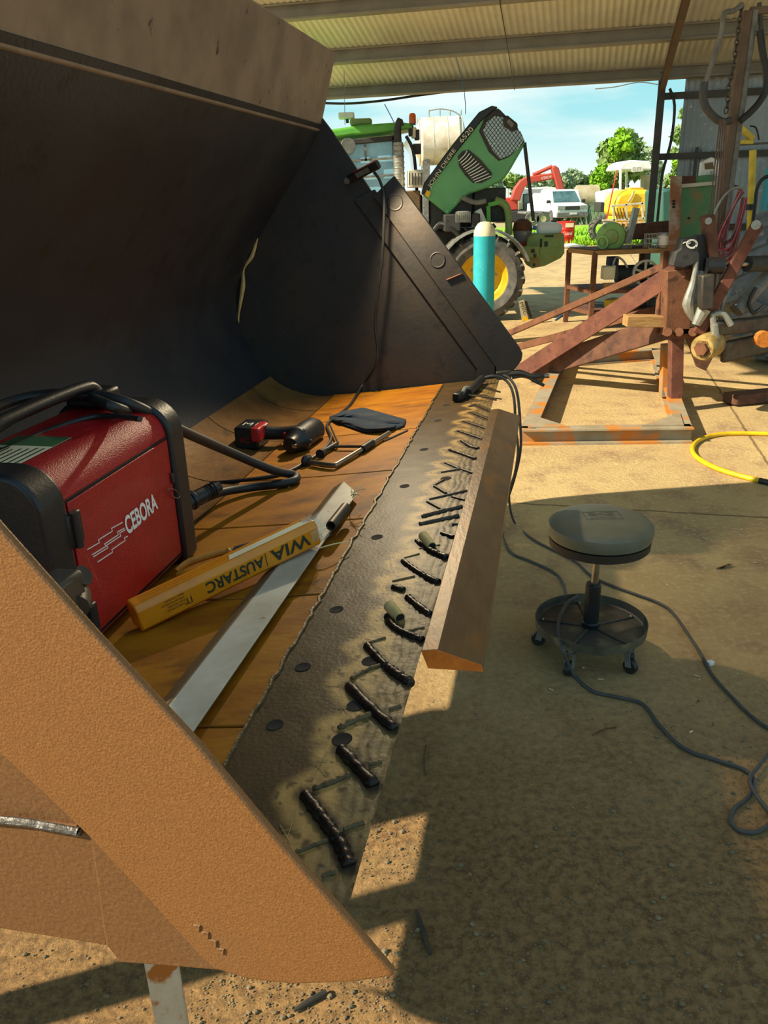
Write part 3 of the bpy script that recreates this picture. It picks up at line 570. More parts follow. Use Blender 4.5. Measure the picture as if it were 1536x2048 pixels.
# ------------------------------------------------------------------ welding machine
WZ = fz(.62); wm = thing('welding_machine', 'red and black welding machine lying in the near end of the bucket', 'welder', B(.69, .74, WZ))
def WB(u, v, h): return B(u, v, WZ+h)
def wsec(v0, v1, hh, rd, b0=.0, rb=.012):
    pts = []
    for cx, cy, a0 in ((v0+rd, hh-rd, 90), (v1-rd, hh-rd, 0)):
        for k in range(9):
            a_ = math.radians(a0+90-k*90/8) if a0 == 90 else math.radians(90-k*90/8)
            pts.append((cx+rd*math.cos(a_), cy+rd*math.sin(a_)))
    pts += [(v1, b0+rb), (v1-rb, b0), (v0+rb, b0), (v0, b0+rb)]
    return pts
MB().prism([WB(.46, a_, b_) for a_, b_ in wsec(.618, .872, .368, .062, .012)], BU*.45).build('body', K['red'], wm, ang=25)
for u0, u1, nm in ((.415, .487, 'front_frame'), (.893, .958, 'rear_frame')):
    lab(MB().prism([WB(u0, a_, b_) for a_, b_ in wsec(.606, .884, .378, .07, .0)], BU*(u1-u0)).build(nm, K['blackp'], wm, bev=.012, seg=3, ang=25), 'black plastic end frame')
door = lab(MB().prism([WB(.50, .6175, .036), WB(.888, .6175, .036), WB(.888, .6175, .302), WB(.50, .6175, .302)], -BV*.004).build('door', K['red'], wm, bev=.0015), 'red side door')
for h_ in (.031, .305): MB().bar(WB(.495, .6165, h_), WB(.889, .6165, h_), .003, .004).build('panel_gap', K['hole'], wm, sm=False)
for h_ in (.255, .075):
    hg = MB().obox(WB(.497, .611, h_), BU*.022, BV*.008, ZZ*.03).build('hinge', K['blackp'], door, bev=.004)
    MB().cyl(WB(.494, .601, h_-.032), WB(.494, .601, h_+.032), .008, n=12).build('hinge_pin', K['rubber'], wm)
WF = -BV
def ws(x, y): return pp(x, y, WB(.7, .6130, 0), BV)
lt = ws(255, 1071); rt_ = ws(316, 1017); up_ = ws(246, 1036)
text('logo_lettering', 'CEBORA', K['print'], door, lt, rt_-lt, up_-lt, np.linalg.norm(up_-lt)*1.0, width=np.linalg.norm(rt_-lt), extr=.0008, bold=.03)
lg = MB()
for pl_ in ([(596, 1227), (680, 1178), (670, 1162), (768, 1100), (760, 1082), (838, 1040)], [(628, 1263), (725, 1203), (712, 1190), (808, 1125), (800, 1107), (850, 1080)], [(636, 1277), (737, 1213), (726, 1198), (826, 1132), (815, 1115), (856, 1090)], [(666, 1312), (770, 1243), (762, 1228), (856, 1163), (848, 1147), (872, 1135)]):
    P3 = [ws(x*.2929, 740+y*.2929) for x, y in pl_]
    for i in range(len(P3)-1): lg.bar(P3[i], P3[i+1], .0018, .0006, BV)
lab(lg.build('logo_lines', K['printw'], door, sm=False), 'white stepped logo lines')
rg = [ws(x, y)-BV*.006 for x, y in ((331, 978), (342, 978), (353, 988), (352, 996), (342, 993), (331, 982))]
lab(MB().tube(rg+[rg[0]], .0012, 6, 4).build('latch_ring', K['steel'], wm), 'steel wire latch ring')
MB().obox(WB(.885, .611, .215), BU*.006, BV*.003, ZZ*.012).build('latch', K['rubber'], wm, bev=.002)
lab(MB().prism([WB(.47, .69, .3695), WB(.66, .69, .3695), WB(.66, .80, .3695), WB(.47, .80, .3695)], ZZ*.0006).build('rating_label', K['cream'], wm), 'cream printed label')
lab(MB().prism([WB(.60, .69, .3702), WB(.66, .69, .3702), WB(.66, .80, .3702), WB(.60, .80, .3702)], ZZ*.0004).build('label_band', mat('label_green', '2E5A34'), wm), 'green label band')
for k in range(7):
    MB().bar(WB(.475, .70+k*.014, .3703), WB(.575+.015*rng.random(), .70+k*.014, .3703), .004, .0003).build('label_print', K['ink'], wm, sm=False)
MB().tube([WB(.50, .76, .36), WB(.53, .76, .415), WB(.60, .76, .425), WB(.82, .76, .425), WB(.88, .76, .41), WB(.91, .76, .36)], .013, 12, 5).build('handle', K['blackp'], wm)
MB().obox(WB(.90, .78, .39), BU*.03, BV*.05, ZZ*.02).build('handle_block', K['blackp'], wm, bev=.008)
pc0 = ws(376, 1020)+BU*.02+BV*.03; pdir = nrm(BU*.8-BV*.45+ZZ*.12)
pg = MB().lathe([(.0, 0), (.021, 0), (.021, .03), (.024, .032), (.024, .04), (.019, .045), (.018, .07), (.014, .09), (.013, .12)], pc0, pdir, 20).build('cable_plug', K['blackp'], wm)
for k in range(5): MB().lathe([(.0155, -.003), (.0185, 0), (.0155, .003)], pc0+pdir*(.066+k*.009), pdir, 18, closed=True).build('strain_rib', K['rubber'], pg)
def flp(L): return [fl(x, y, h) for x, y, h in L]
cb = flp([(398, 1002, .055), (440, 985, .035), (500, 975, .018), (560, 968, .016), (590, 960, .016), (588, 950, .018), (545, 940, .06), (450, 900, .17), (350, 855, .30), (270, 812, .385), (180, 790, .42), (90, 800, .425), (0, 850, .42), (-80, 910, .40)])
tag(MB().tube(cb, .0125, 12, 8).build('welding_cable', K['rubber']), 'thick black welding cable draped over the red welding machine and looping to its plug', 'cable')
c2 = flp([(-60, 880, .40), (0, 832, .41), (90, 796, .415), (190, 788, .41), (265, 812, .40), (310, 832, .35), (330, 862, .25)])
c2 = [p+BV*.05 for p in c2]
tag(MB().tube(c2, .011, 10, 8).build('power_lead', K['rubber']), 'second black lead lying along the top of the red welding machine behind the thick cable', 'cable')
c3 = [p+ZZ*.0 for p in flp([(-60, 930, .385), (20, 895, .385), (110, 856, .385), (200, 832, .385), (280, 838, .385)])]
tag(MB().tube(c3, .006, 8, 8).build('thin_lead', K['rubber']), 'thin black lead resting on the red top of the welding machine', 'cable')
# work light cord
wcd = [pp(x, y, B(UF-.045, 0, 0), BU) for x, y in ((748, 344), (760, 362), (768, 395), (768, 440), (764, 520), (754, 600), (750, 650), (755, 700), (750, 735))]+flp([(722, 775, .02), (700, 810, .006), (668, 836, .006), (654, 852, .006), (662, 878, .006), (640, 905, .006), (590, 937, .006), (545, 952, .006), (470, 962, .006), (400, 968, .006), (365, 976, .01)])
tag(MB().tube(wcd, .0055, 8, 6).build('light_cord', K['rubber']), 'black cord hanging from the work light and snaking over the bucket floor', 'cord')

# ------------------------------------------------------------------ cordless impact wrench
DZ = .712
iw = thing('impact_wrench', 'cordless impact wrench with red and black battery lying on its side in the bucket', 'power tool', B(1.84, .70, DZ))
def DB(u, v, h): return B(u, v, fz(.7)+h)
bt = MB().obox(DB(1.87, .80, .038), BU*.060, BV*.042, ZZ*.038).build('battery', K['blackp'], iw, bev=.007)
lab(MB().obox(DB(1.845, .762, .055), BU*.050, BV*.016, ZZ*.0235).build('battery_latch', K['redp'], iw, bev=.006), 'red latch panel')
text('battery_print', 'M18', K['printw'], bt, DB(1.84, .822, .0772), -BV, BU, .035, extr=.0004)
text('battery_mark', 'XC', K['redp'], bt, DB(1.8088, .822, .025), -BV, ZZ, .018, extr=.0012)
MB().tube([DB(1.87, .76, .045), DB(1.87, .70, .044), DB(1.865, .64, .05)], [.026, .022, .024], 14, 4).build('grip', K['rubber'], iw)
lab(MB().obox(DB(1.845, .665, .046), BU*.010, BV*.012, ZZ*.009).build('trigger', K['redp'], iw, bev=.003), 'red trigger')
MB().lathe([(0, -.075), (.036, -.075), (.042, -.06), (.044, .0), (.042, .06), (.046, .065), (.046, .085), (.034, .10), (.026, .115), (.025, .135), (0, .135)], DB(1.855, .60, .048), -BU+BV*.12, 24).build('motor_housing', K['blackp'], iw)
lab(MB().obox(DB(1.725, .6, .048)-BV*.0+BU*.0, BU*.014, BV*.007, ZZ*.007).build('anvil', K['steel'], iw, bev=.001), 'steel square anvil')
for k in range(6):
    a_ = k*math.pi/3; MB().ball(DB(1.775, .603, .048)+BV*.04*math.cos(a_)+ZZ*.04*math.sin(a_), .006).build('housing_screw', K['rubber'], iw)

# ------------------------------------------------------------------ cloth, clamp, rods in the bucket
topb = [np.array(p) for p in ((660, 836), (690, 824), (728, 818), (770, 830), (812, 842))]; botb = [np.array(p) for p in ((662, 840), (690, 852), (733, 866), (768, 861), (808, 853))]
cl = MB(); nx, ny = 28, 14
def interp(Lp, t_):
    x = t_*(len(Lp)-1); i = min(int(x), len(Lp)-2); return Lp[i]*(1-(x-i))+Lp[i+1]*(x-i)
def clh(i, j):
    s_, t_ = i/(nx-1), j/(ny-1); q = interp(topb, s_)*(1-t_)+interp(botb, s_)*t_
    ed = min(1, 6*min(s_, 1-s_, t_, 1-t_)); h_ = .003+ed*(.010+.005*math.sin(7*s_+3*t_)+.004*math.sin(13*t_-5*s_))
    return fl(q[0], q[1], h_)
cl.add([clh(i, j) for i in range(nx) for j in range(ny)], [(i*ny+j, (i+1)*ny+j, (i+1)*ny+j+1, i*ny+j+1) for i in range(nx-1) for j in range(ny-1)])
clo = cl.build('work_cloth', K['cloth'], recalc=False); sm_ = clo.modifiers.new('thick', 'SOLIDIFY'); sm_.thickness = .006; sm_.offset = -1
tag(clo, 'folded navy cloth lying on the bucket floor beside the far tools', 'cloth')
bc = thing('bar_clamp', 'chrome bar clamp with black sleeve and pads lying on the bucket floor', 'clamp', fl(690, 915, 0))
lab(MB().tube(flp([(622, 925, .012), (664, 931, .012), (682, 924, .012), (735, 892, .014), (778, 866, .014)]), .0085, 12, 3).build('bar', K['steel'], bc), 'chrome bent bar')
MB().tube(flp([(724, 899, .014), (744, 886, .014)]), .013, 12, 1).build('sleeve', K['blackp'], bc)
MB().lathe([(0, -.006), (.019, -.006), (.02, .004), (.012, .012), (0, .012)], fl(614, 922, .014), fl(664, 931, .012)-fl(614, 922, .014), 16).build('fixed_pad', K['rubber'], bc)
MB().tube(flp([(668, 893, .012), (728, 893, .013)]), .005, 8, 1).build('cross_rod', K['steel'], bc)
MB().tube(flp([(640, 908, .014), (652, 900, .013), (672, 889, .013)]), [.015, .008, .01], 12, 3).build('screw_pad', K['rubber'], bc)
MB().tube(flp([(660, 850, .02), (676, 886, .014)]), .0035, 8, 1).build('tommy_bar', K['dksteel'], bc)
tag(MB().tube(flp([(768, 882, .004), (815, 861, .004)]), .0032, 8, 1).build('electrode_stub', K['dksteel']), 'thin dark electrode stub lying beside the bar clamp', 'rod')
for k, (x, y, w_, l_) in enumerate(((432, 945, 16, 'pale wood splinter lying near the black cords in the bucket'),)):
    tag(MB().prism([fl(x-w_, y+3, .003), fl(x+w_, y-5, .003), fl(x+w_, y-2, .003), fl(x-w_, y+6, .003)], ZZ*.004).build('splinter', K['raffia'], sm=False), l_, 'splinter')

# ------------------------------------------------------------------ pale metal angle, pipe, electrode pack, pliers
an = thing('metal_angle', 'long pale metal angle lying diagonally under the yellow electrode pack', 'metal strip', fl(520, 1215, 0))
q4 = [fl(x, y, .022) for x, y in ((330, 1420), (378, 1474), (714, 986), (688, 963))]
MB().prism(q4, -ZZ*.003).build('top_face', K['alum'], an, bev=.0006, sm=False)
dl = nrm(q4[3]-q4[0]); side = nrm(np.cross(ZZ, dl))
lab(MB().prism([q4[0], q4[3], q4[3]+side*.028-ZZ*.019, q4[0]+side*.028-ZZ*.019], side*.003).build('flange', K['flange'], an, sm=False), 'brown flange')
pipe = MB().lathe([(.0095, 0), (.0125, 0), (.0125, .115), (.0095, .115)], fl(662, 1052, .038), fl(706, 996, .040)-fl(662, 1052, .038), 18, closed=True)
tag(pipe.build('pipe_offcut', K['dksteel']), 'short dark steel pipe resting at the far end of the pale angle', 'pipe')
rf_ = MB()
for k in range(9):
    p0 = fl(704+rng.uniform(-3, 3), 992+rng.uniform(-4, 4), .045); p1 = fl(704+rng.uniform(-6, 28), 990+rng.uniform(-20, 12), .045+rng.uniform(0, .02)); rf_.tube([p0, (p0+p1)/2+ZZ*.006, p1], .0009, 4, 3)
tag(rf_.build('twine_tuft', K['raffia']), 'frayed pale twine at the far tip of the angle', 'twine')
tag(MB().tube(flp([(640, 1096, .03), (668, 1088, .03), (700, 1083, .02)]), .0014, 5, 3).build('loose_straw', K['raffia']), 'single pale straw poking out past the torn pack end', 'straw')
ep = thing('electrode_pack', 'yellow electrode packet with torn plastic end resting across the pale angle', 'packet', fl(460, 1180, 0))
E0_ = fl(287, 1267, .002); E1_ = fl(644, 1090, .030); dP = nrm(E1_-E0_); LP = np.linalg.norm(E1_-E0_)
nP = nrm(np.cross(dP, ZZ)); nP = nP if nP@(CP-E0_) > 0 else -nP; zP = np.cross(nP, dP); zP = zP if zP[2] > 0 else -zP
hP, wP = .058, .054
secp = [(0, .008), (.006, 0), (wP-.006, 0), (wP, .008), (wP, hP-.010), (wP-.010, hP), (.010, hP), (0, hP-.010)]
MB().prism([E0_-nP*a_+zP*b_ for a_, b_ in secp], dP*LP).build('wrapper', K['yell'], ep, bev=.004, seg=3, ang=25)
for k in range(3):
    MB().bar(E0_-nP*(.016+k*.009)+zP*(hP+.0006)+dP*.02, E0_-nP*(.016+k*.009)+zP*(hP+.0006)+dP*(LP*.55), .0022, .0014, zP).build('wrapper_fold', K['yell'], ep)
lab(MB().prism([E0_-nP*.012+zP*(hP+.0008)+dP*LP*.50, E0_-nP*.012+zP*(hP+.0008)+dP*LP*.97, E0_-nP*.030+zP*(hP+.0008)+dP*LP*.97, E0_-nP*.030+zP*(hP+.0008)+dP*LP*.52], zP*.0006).build('paper_strip', K['cream'], ep, sm=False), 'pale paper strip')
def fp_(x, y): return pp(x, y, E0_+nP*.0008, nP)
def sP(x, y): return (fp_(x, y)-E0_)@dP
sW0, sW1, sA0, sA1 = sP(622, 1085), sP(545, 1125), sP(531, 1135), sP(414, 1180)
text('brand_lettering', 'WIA', K['ink'], ep, E0_+dP*sW0+zP*.043, -dP, -zP, .029, width=sW0-sW1, extr=.0012, bold=.02)
MB().bar(E0_+dP*(sA0+.006)+zP*.012+nP*.001, E0_+dP*(sA0+.006)+zP*.044+nP*.001, .0012, .0006, nP).build('divider', K['ink'], ep, sm=False)
text('name_lettering', 'AUSTARC', K['ink'], ep, E0_+dP*sA0+zP*.041, -dP, -zP, .025, width=sA0-sA1, extr=.0012, bold=.02)
text('small_print', 'IT', K['ink'], ep, E0_+dP*sP(388, 1210)+zP*.030, -dP, -zP, .014, extr=.001)
for k, wd in enumerate((.05, .06, .045, .05)):
    text('small_print', ('ELECTRODES', 'HYDROGEN CONTROLLED', 'ELECTRODES', 'WELDING')[k], K['ink'], ep, E0_+dP*(sP(388, 1210)-.014)+zP*(.044-.007*k), -dP, -zP, .004, width=wd*.8, extr=.001)
pm = MB(); cE = E1_-nP*wP/2+zP*hP/2
for k in range(26):
    a_ = 2*math.pi*k/26; b0 = -nP*math.cos(a_)*wP*.54+zP*math.sin(a_)*hP*.56
    l1 = rng.uniform(.0, .03); p0 = cE-dP*.022+b0; p1 = cE+dP*.004+b0*1.03; p2 = cE+dP*l1+b0*rng.uniform(.8, 1.3)+ZZ*rng.uniform(-.004, .01)
    a2 = 2*math.pi*(k+1.25)/26; b1 = -nP*math.cos(a2)*wP*.545+zP*math.sin(a2)*hP*.565
    pm.add([p0, p1, p2, cE+dP*.004+b1*1.03, cE-dP*.022+b1], [(0, 1, 3, 4), (1, 2, 3)])
mpl = K['plastic']; mpl.node_tree.nodes['Principled BSDF'].inputs['Alpha'].default_value = .45
lab(pm.build('torn_plastic', mpl, ep, recalc=False), 'clear torn plastic end')
MB().lathe([(0, -.002), (.020, -.002), (.020, .002), (0, .002)], cE, dP, 8).build('pack_end', K['blackp'], ep)
pr = thing('pliers', 'pliers with ochre handles tied together lying behind the yellow electrode pack', 'pliers', fl(430, 1128, 0))
lab(MB().tube(flp([(352, 1142, .02), (380, 1124, .026), (430, 1108, .028), (468, 1100, .026)]), [.006, .009, .008, .008], 10, 5).build('handle', K['ylw2'], pr), 'ochre upper handle')
lab(MB().tube(flp([(354, 1150, .012), (390, 1142, .014), (440, 1122, .016), (470, 1108, .018)]), [.006, .009, .009, .008], 10, 5).build('handle', K['ylw2'], pr), 'ochre lower handle')
MB().lathe([(.013, -.006), (.016, 0), (.013, .006)], fl(458, 1108, .02), fl(468, 1103, .022)-fl(440, 1117, .02), 12, closed=True).build('tie', K['ylw2'], pr)
MB().tube(flp([(466, 1104, .022), (495, 1096, .022), (528, 1086, .020)]), [.011, .012, .009], 10, 3).build('head', K['rubber'], pr)
lu = thing('screw_clamp', 'small rusty grey screw clamp gripping the near side plate', 'clamp', nv(140, 1180, -.09))
cA = lambda x, y, d=0: nv(x, y, -.085+d)
MB().tube([cA(112, 1182), cA(140, 1166), cA(168, 1150)], [.011, .010, .0095], 12, 3).build('screw', K['dksteel'], lu)
MB().tube([cA(140, 1172), cA(152, 1192), cA(153, 1216, -.02)], [.012, .013, .011], 12, 3).build('jaw', K['dksteel'], lu)
MB().obox(cA(122, 1195, -.02), BU*.018, BV*.014, ZZ*.02).build('frame', K['dksteel'], lu, bev=.004)

# ------------------------------------------------------------------ electrode holder and earth clamp at the far corner
eh = thing('electrode_holder', 'black electrode holder with a thin rod lying on the far end of the cutting edge', 'welding tool', fl(930, 795, 0))
MB().obox(fl(921, 791, .018), nrm(fl(940, 780)-fl(908, 796))*.036, nrm(np.cross(ZZ, fl(940, 780)-fl(908, 796)))*.016, ZZ*.016).build('jaw_head', K['blackp'], eh, bev=.005)
MB().tube([fl(925, 786, .03), fl(931, 776, .035), fl(938, 777, .03)], .008, 8, 3).build('lever', K['midgrey'], eh)
MB().tube(flp([(936, 786, .02), (950, 772, .022), (964, 758, .022)]), [.015, .017, .016], 14, 3).build('grip', K['rubber'], eh)
lab(MB().tube(flp([(934, 790, .014), (1003, 798, .016)]), .0024, 8, 1).build('welding_rod', K['dksteel'], eh), 'thin grey welding rod')
Yc = 3.22
ec = thing('earth_clamp', 'steel locking clamp gripping the far front corner of the bucket', 'clamp', yp(1005, 752, Yc))
C1_ = lambda x, y, d=0: yp(x, y, Yc+d)
MB().bar(C1_(992, 752), C1_(1022, 748), .02, .035).build('jaw', K['dksteel'], ec, bev=.004)
MB().tube([C1_(1016, 748), C1_(1040, 746), C1_(1062, 752), C1_(1094, 752)], [.012, .014, .010, .007], 10, 4).build('upper_handle', K['dksteel'], ec)
MB().tube([C1_(1024, 755), C1_(1050, 752), C1_(1070, 762), C1_(1088, 771)], [.007, .007, .008, .006], 10, 4).build('lower_handle', K['dksteel'], ec)
MB().cyl(C1_(1088, 752), C1_(1098, 752), .009, n=12).build('adjusting_screw', K['steel'], ec)
cab1 = [fl(964, 758, .022), fl(985, 752, .03), yp(1008, 758, 3.18), yp(1022, 775, 3.16), yp(1029, 805, 3.14), yp(1031, 850, 3.14), yp(1036, 900, 3.16), yp(1030, 945, 3.22), yp(1018, 990, 3.34)]+[gp(x, y, .008) for x, y in ((1028, 1043), (1062, 1076), (1102, 1098), (1150, 1122), (1180, 1150), (1215, 1168), (1270, 1188), (1318, 1206), (1345, 1225), (1372, 1262), (1400, 1305), (1425, 1350), (1465, 1395), (1500, 1430), (1540, 1458), (1600, 1490))]
tag(MB().tube(cab1, .0055, 8, 5).build('holder_cable', K['cable']), 'grey welding lead dropping from the holder and crossing the floor behind the stool', 'cable')
cab2 = [yp(1000, 748, Yc), yp(1020, 758, 3.2), yp(1034, 785, 3.17), yp(1040, 840, 3.15), yp(1041, 900, 3.17), yp(1028, 960, 3.28), yp(1012, 1010, 3.42)]+[gp(x, y, .008) for x, y in ((1004, 1060), (1020, 1103), (1060, 1122), (1105, 1143), (1125, 1165))]+[gp(1136, 1198, .10), gp(1155, 1192, .125), gp(1135, 1205, .125), gp(1120, 1235, .118), gp(1116, 1262, .118), gp(1124, 1296, .118), gp(1136, 1325, .06)]+[gp(x, y, .008) for x, y in ((1150, 1352), (1185, 1382), (1235, 1394), (1285, 1408), (1320, 1452), (1370, 1498), (1440, 1522), (1490, 1540), (1508, 1562), (1498, 1592), (1468, 1618), (1462, 1642), (1478, 1660), (1512, 1664), (1545, 1645), (1610, 1600))]
tag(MB().tube(cab2, .0058, 8, 5).build('earth_cable', K['cable']), 'grey earth lead looping over the stool tray and curling on the floor', 'cable')
cab3 = [gp(x, y, .016) for x, y in ((1600, 1440), (1540, 1505), (1515, 1535), (1500, 1556), (1506, 1580), (1540, 1625), (1600, 1680))]
tag(MB().tube(cab3, .0058, 8, 5).build('floor_cable', K['cable']), 'grey lead crossing over the cable loop at the right edge of the floor', 'cable')

# ------------------------------------------------------------------ rolling stool
S0 = gp(1181, 1250, .105); S0 = np.array([S0[0], S0[1], 0])
st = thing('rolling_stool', 'round grey vinyl mechanic stool on a castor tray standing on the floor', 'stool', S0)
TS = yp(1194, 1040, S0[1])[2]
cs_ = S0+np.array([.008, 0, 0])
seat = MB().lathe([(0, TS-.06), (.150, TS-.06), (.166, TS-.052), (.171, TS-.03), (.168, TS-.012), (.155, TS-.002), (.13, TS+.004), (.08, TS+.007), (0, TS+.008)], cs_, ZZ, 56).build('seat_cushion', K['seatm'], st)
lab(MB().lathe([(0, TS-.092), (.150, TS-.092), (.163, TS-.085), (.165, TS-.058), (0, TS-.056)], cs_, ZZ, 56).build('seat_pan', K['seatband'], st), 'dark brown band under the cushion')
emb = mat('embossed_vinyl', '4A4C42', rough=.5)
for (x0, y0, x1, y1) in ((-.058, -.034, .058, -.034), (.058, -.034, .058, .034), (.058, .034, -.058, .034), (-.058, .034, -.058, -.034)):
    MB().bar(cs_+np.array([x0+.01, y0+.02, TS+.0076]), cs_+np.array([x1+.01, y1+.02, TS+.0076]), .0022, .001).build('emboss_line', emb, seat, sm=False)
text('emboss_letters', 'SG', emb, seat, cs_+np.array([-.036, .018, TS+.0072]), (1, 0, 0), (0, 1, 0), .030, width=.085, extr=.001, bold=.03)
text('emboss_letters', 'GARAGE', emb, seat, cs_+np.array([-.036, -.006, TS+.0072]), (1, 0, 0), (0, 1, 0), .012, width=.085, extr=.001)
lab(MB().cyl(S0+ZZ*.2, cs_+ZZ*(TS-.08), .0125, n=20).build('gas_rod', K['steel'], st), 'chrome lift rod')
MB().lathe([(.0, .105), (.03, .105), (.03, .118), (.026, .122), (.026, .262), (.023, .266), (0, .266)], S0, ZZ, 24).build('lift_sleeve', K['blackp'], st)
tr_ = MB().lathe([(0, .100), (.178, .100), (.183, .104), (.186, .130), (.189, .130), (.187, .098), (.18, .094), (0, .094)], S0, ZZ, 64).build('tray', K['tray'], st)
for k in range(5):
    a_ = math.radians(18+72*k); d_ = np.array([math.cos(a_), math.sin(a_), 0]); p_ = np.array([-d_[1], d_[0], 0])
    MB().bar(S0+d_*.03+ZZ*.1025, S0+d_*.172+ZZ*.1025, .010, .006).build('tray_rib', K['tray'], tr_, bev=.002)
    lab(MB().ball(S0+d_*.163+ZZ*.1045, .0055).build('tray_screw', K['steel'], tr_), 'bright screw head')
    c_ = S0+d_*.163
    b = MB(); b.cyl(c_+ZZ*.094, c_+ZZ*.078, .010, n=12); b.bar(c_+p_*.013+ZZ*.080, c_+p_*.013+d_*.012+ZZ*.026, .022, .003, p_); b.bar(c_-p_*.013+ZZ*.080, c_-p_*.013+d_*.012+ZZ*.026, .022, .003, p_); b.obox(c_+ZZ*.08, d_*.012, p_*.0145, ZZ*.0015)
    cs2 = b.build('castor', K['midgrey'], st)
    lab(MB().lathe([(.006, -.010), (.024, -.010), (.026, -.005), (.026, .005), (.024, .010), (.006, .010)], c_+d_*.012+ZZ*.026, p_, 20, closed=True).build('castor_wheel', K['rubber'], cs2), 'black castor wheel')

# ------------------------------------------------------------------ things on the floor
yh = [gp(x, y, .014) for x, y in ((1640, 872), (1536, 868), (1470, 867), (1425, 871), (1396, 882), (1385, 897), (1392, 913), (1420, 931), (1460, 946), (1505, 958), (1540, 966), (1600, 985))]
yo = thing('air_hose', 'yellow air hose curling across the sunlit concrete at right', 'hose', yh[4]*np.array([1, 1, 0]))
MB().tube(yh, .0145, 12, 6).build('hose', K['yhose'], yo); lab(MB().tube([yh[9]*.6+yh[10]*.4, yh[10]], .0165, 12, 1).build('hose_sleeve', K['rubber'], yo), 'black sleeve')
tag(MB().tube([gp(832, 1820, .006), gp(846, 1862, .006), gp(861, 1908, .006)], [.003, .006, .004], 8, 3).build('centre_punch', K['dksteel']), 'grey steel rod lying on the dirt in front of the bucket corner', 'rod')
tag(MB().tube([gp(588, 2022, .008), gp(612, 2006, .008), gp(652, 1984, .008)], [.003, .006, .0065], 8, 3).build('steel_pin', K['dksteel']), 'small grey steel pin lying on the sunlit gravel under the bucket', 'pin')
tag(MB().tube([gp(852, 1490, .004), gp(848, 1525, .006), gp(851, 1552, .004)], .002, 6, 3).build('twig', K['leafdry']), 'thin upright looking twig lying on the dirt beside the weld beads', 'twig')
tag(MB().tube([gp(1185, 1470, .003), gp(1210, 1458, .004), gp(1232, 1455, .003)], .002, 6, 3).build('twig', K['leafdry']), 'short twig lying on the floor in front of the stool', 'twig')
lf = MB(); LC = gp(1450, 1133, .006)
for k, (a_, l_) in enumerate(((.35, .085), (.15, .075), (.6, .06))):
    d_ = np.array([math.cos(a_), math.sin(a_), .12]); p_ = np.array([-d_[1], d_[0], .05]); lf.add([LC-d_*l_*.6, LC+p_*.010, LC+d_*l_*.6, LC-p_*.010+ZZ*.008], [(0, 1, 2), (0, 2, 3)])
tag(lf.build('dry_leaf', K['leafdry'], recalc=False), 'curled dry brown leaf on the shaded concrete right of the stool', 'leaf')
tag(MB().obox(gp(1421, 1326, .008), np.array([.010, .004, 0]), np.array([-.003, .008, 0]), ZZ*.008).build('pebble', K['white'], bev=.003), 'small white chip lying against the grey cable at right', 'stone')
gv = MB()
for k in range(2600):
    if k < 700: q = gp(rng.uniform(380, 800), rng.uniform(1900, 2080))
    elif k < 900: q = gp(rng.uniform(720, 860), rng.uniform(1600, 1760))
    elif k < 1000: q = gp(rng.uniform(0, 300), rng.uniform(1900, 2060))
    else: q = gp(rng.uniform(760, 1540), 1400+650*rng.random())
    r_ = rng.uniform(.0012, .0035) if k % 25 else rng.uniform(.004, .008)
    gv.ball(q+ZZ*r_*.5, r_, (1, rng.uniform(.6, 1), rng.uniform(.5, .8)), 5, 4)
tag(gv.build('gravel', K['stone'], recalc=False), 'loose grit and small stones scattered on the floor', 'gravel', kind='stuff')

# ------------------------------------------------------------------ steel frame lying on the floor, rusty hitch frame above it
FLc, FRc, BRc, BLc = gp(1055, 872, .05), gp(1366, 868, .05), gp(1313, 708, .05), gp(1122, 722, .05)
ff = thing('floor_frame', 'low rectangular welded steel frame lying on the sunlit concrete', 'frame', (FLc+BRc)/2*np.array([1, 1, 0]))
def rail(name, a, b, ext=0.0):
    d = nrm(b-a); a = a-d*ext; b = b+d*ext; s_ = np.cross(ZZ, d); m = MB(); c = (a+b)/2; L = np.linalg.norm(b-a)/2
    m.obox(c+ZZ*.047, d*L, s_*.05, ZZ*.005); m.obox(c-ZZ*.043, d*L, s_*.05, ZZ*.007); m.obox(c, d*L, s_*.005, ZZ*.043)
    return m.build(name, K['framem'], ff, sm=False)
rail('front_rail', FLc, FRc, .05); rail('side_rail', FRc, BRc); rail('rear_rail', BLc, BRc, .05); rail('side_rail', FLc, BLc)
MB().prism([FLc+ZZ*.052, FLc+ZZ*.052+nrm(FRc-FLc)*.26, FLc+ZZ*.052+nrm(BLc-FLc)*.3], ZZ*.008).build('corner_gusset', K['framem'], ff, sm=False)
MB().prism([FRc+ZZ*.052, FRc+ZZ*.052-nrm(FRc-FLc)*.26, FRc+ZZ*.052+nrm(BRc-FRc)*.3], ZZ*.008).build('corner_gusset', K['framem'], ff, sm=False)
tag(MB().obox(gp(1452, 792, .05)+np.array([.35, 0, 0]), np.array([.36, .09, 0]), np.array([-.03, .06, 0]), ZZ*.04).build('steel_block', K['rustdk'], bev=.01), 'dark steel block on the concrete at the right edge', 'block')

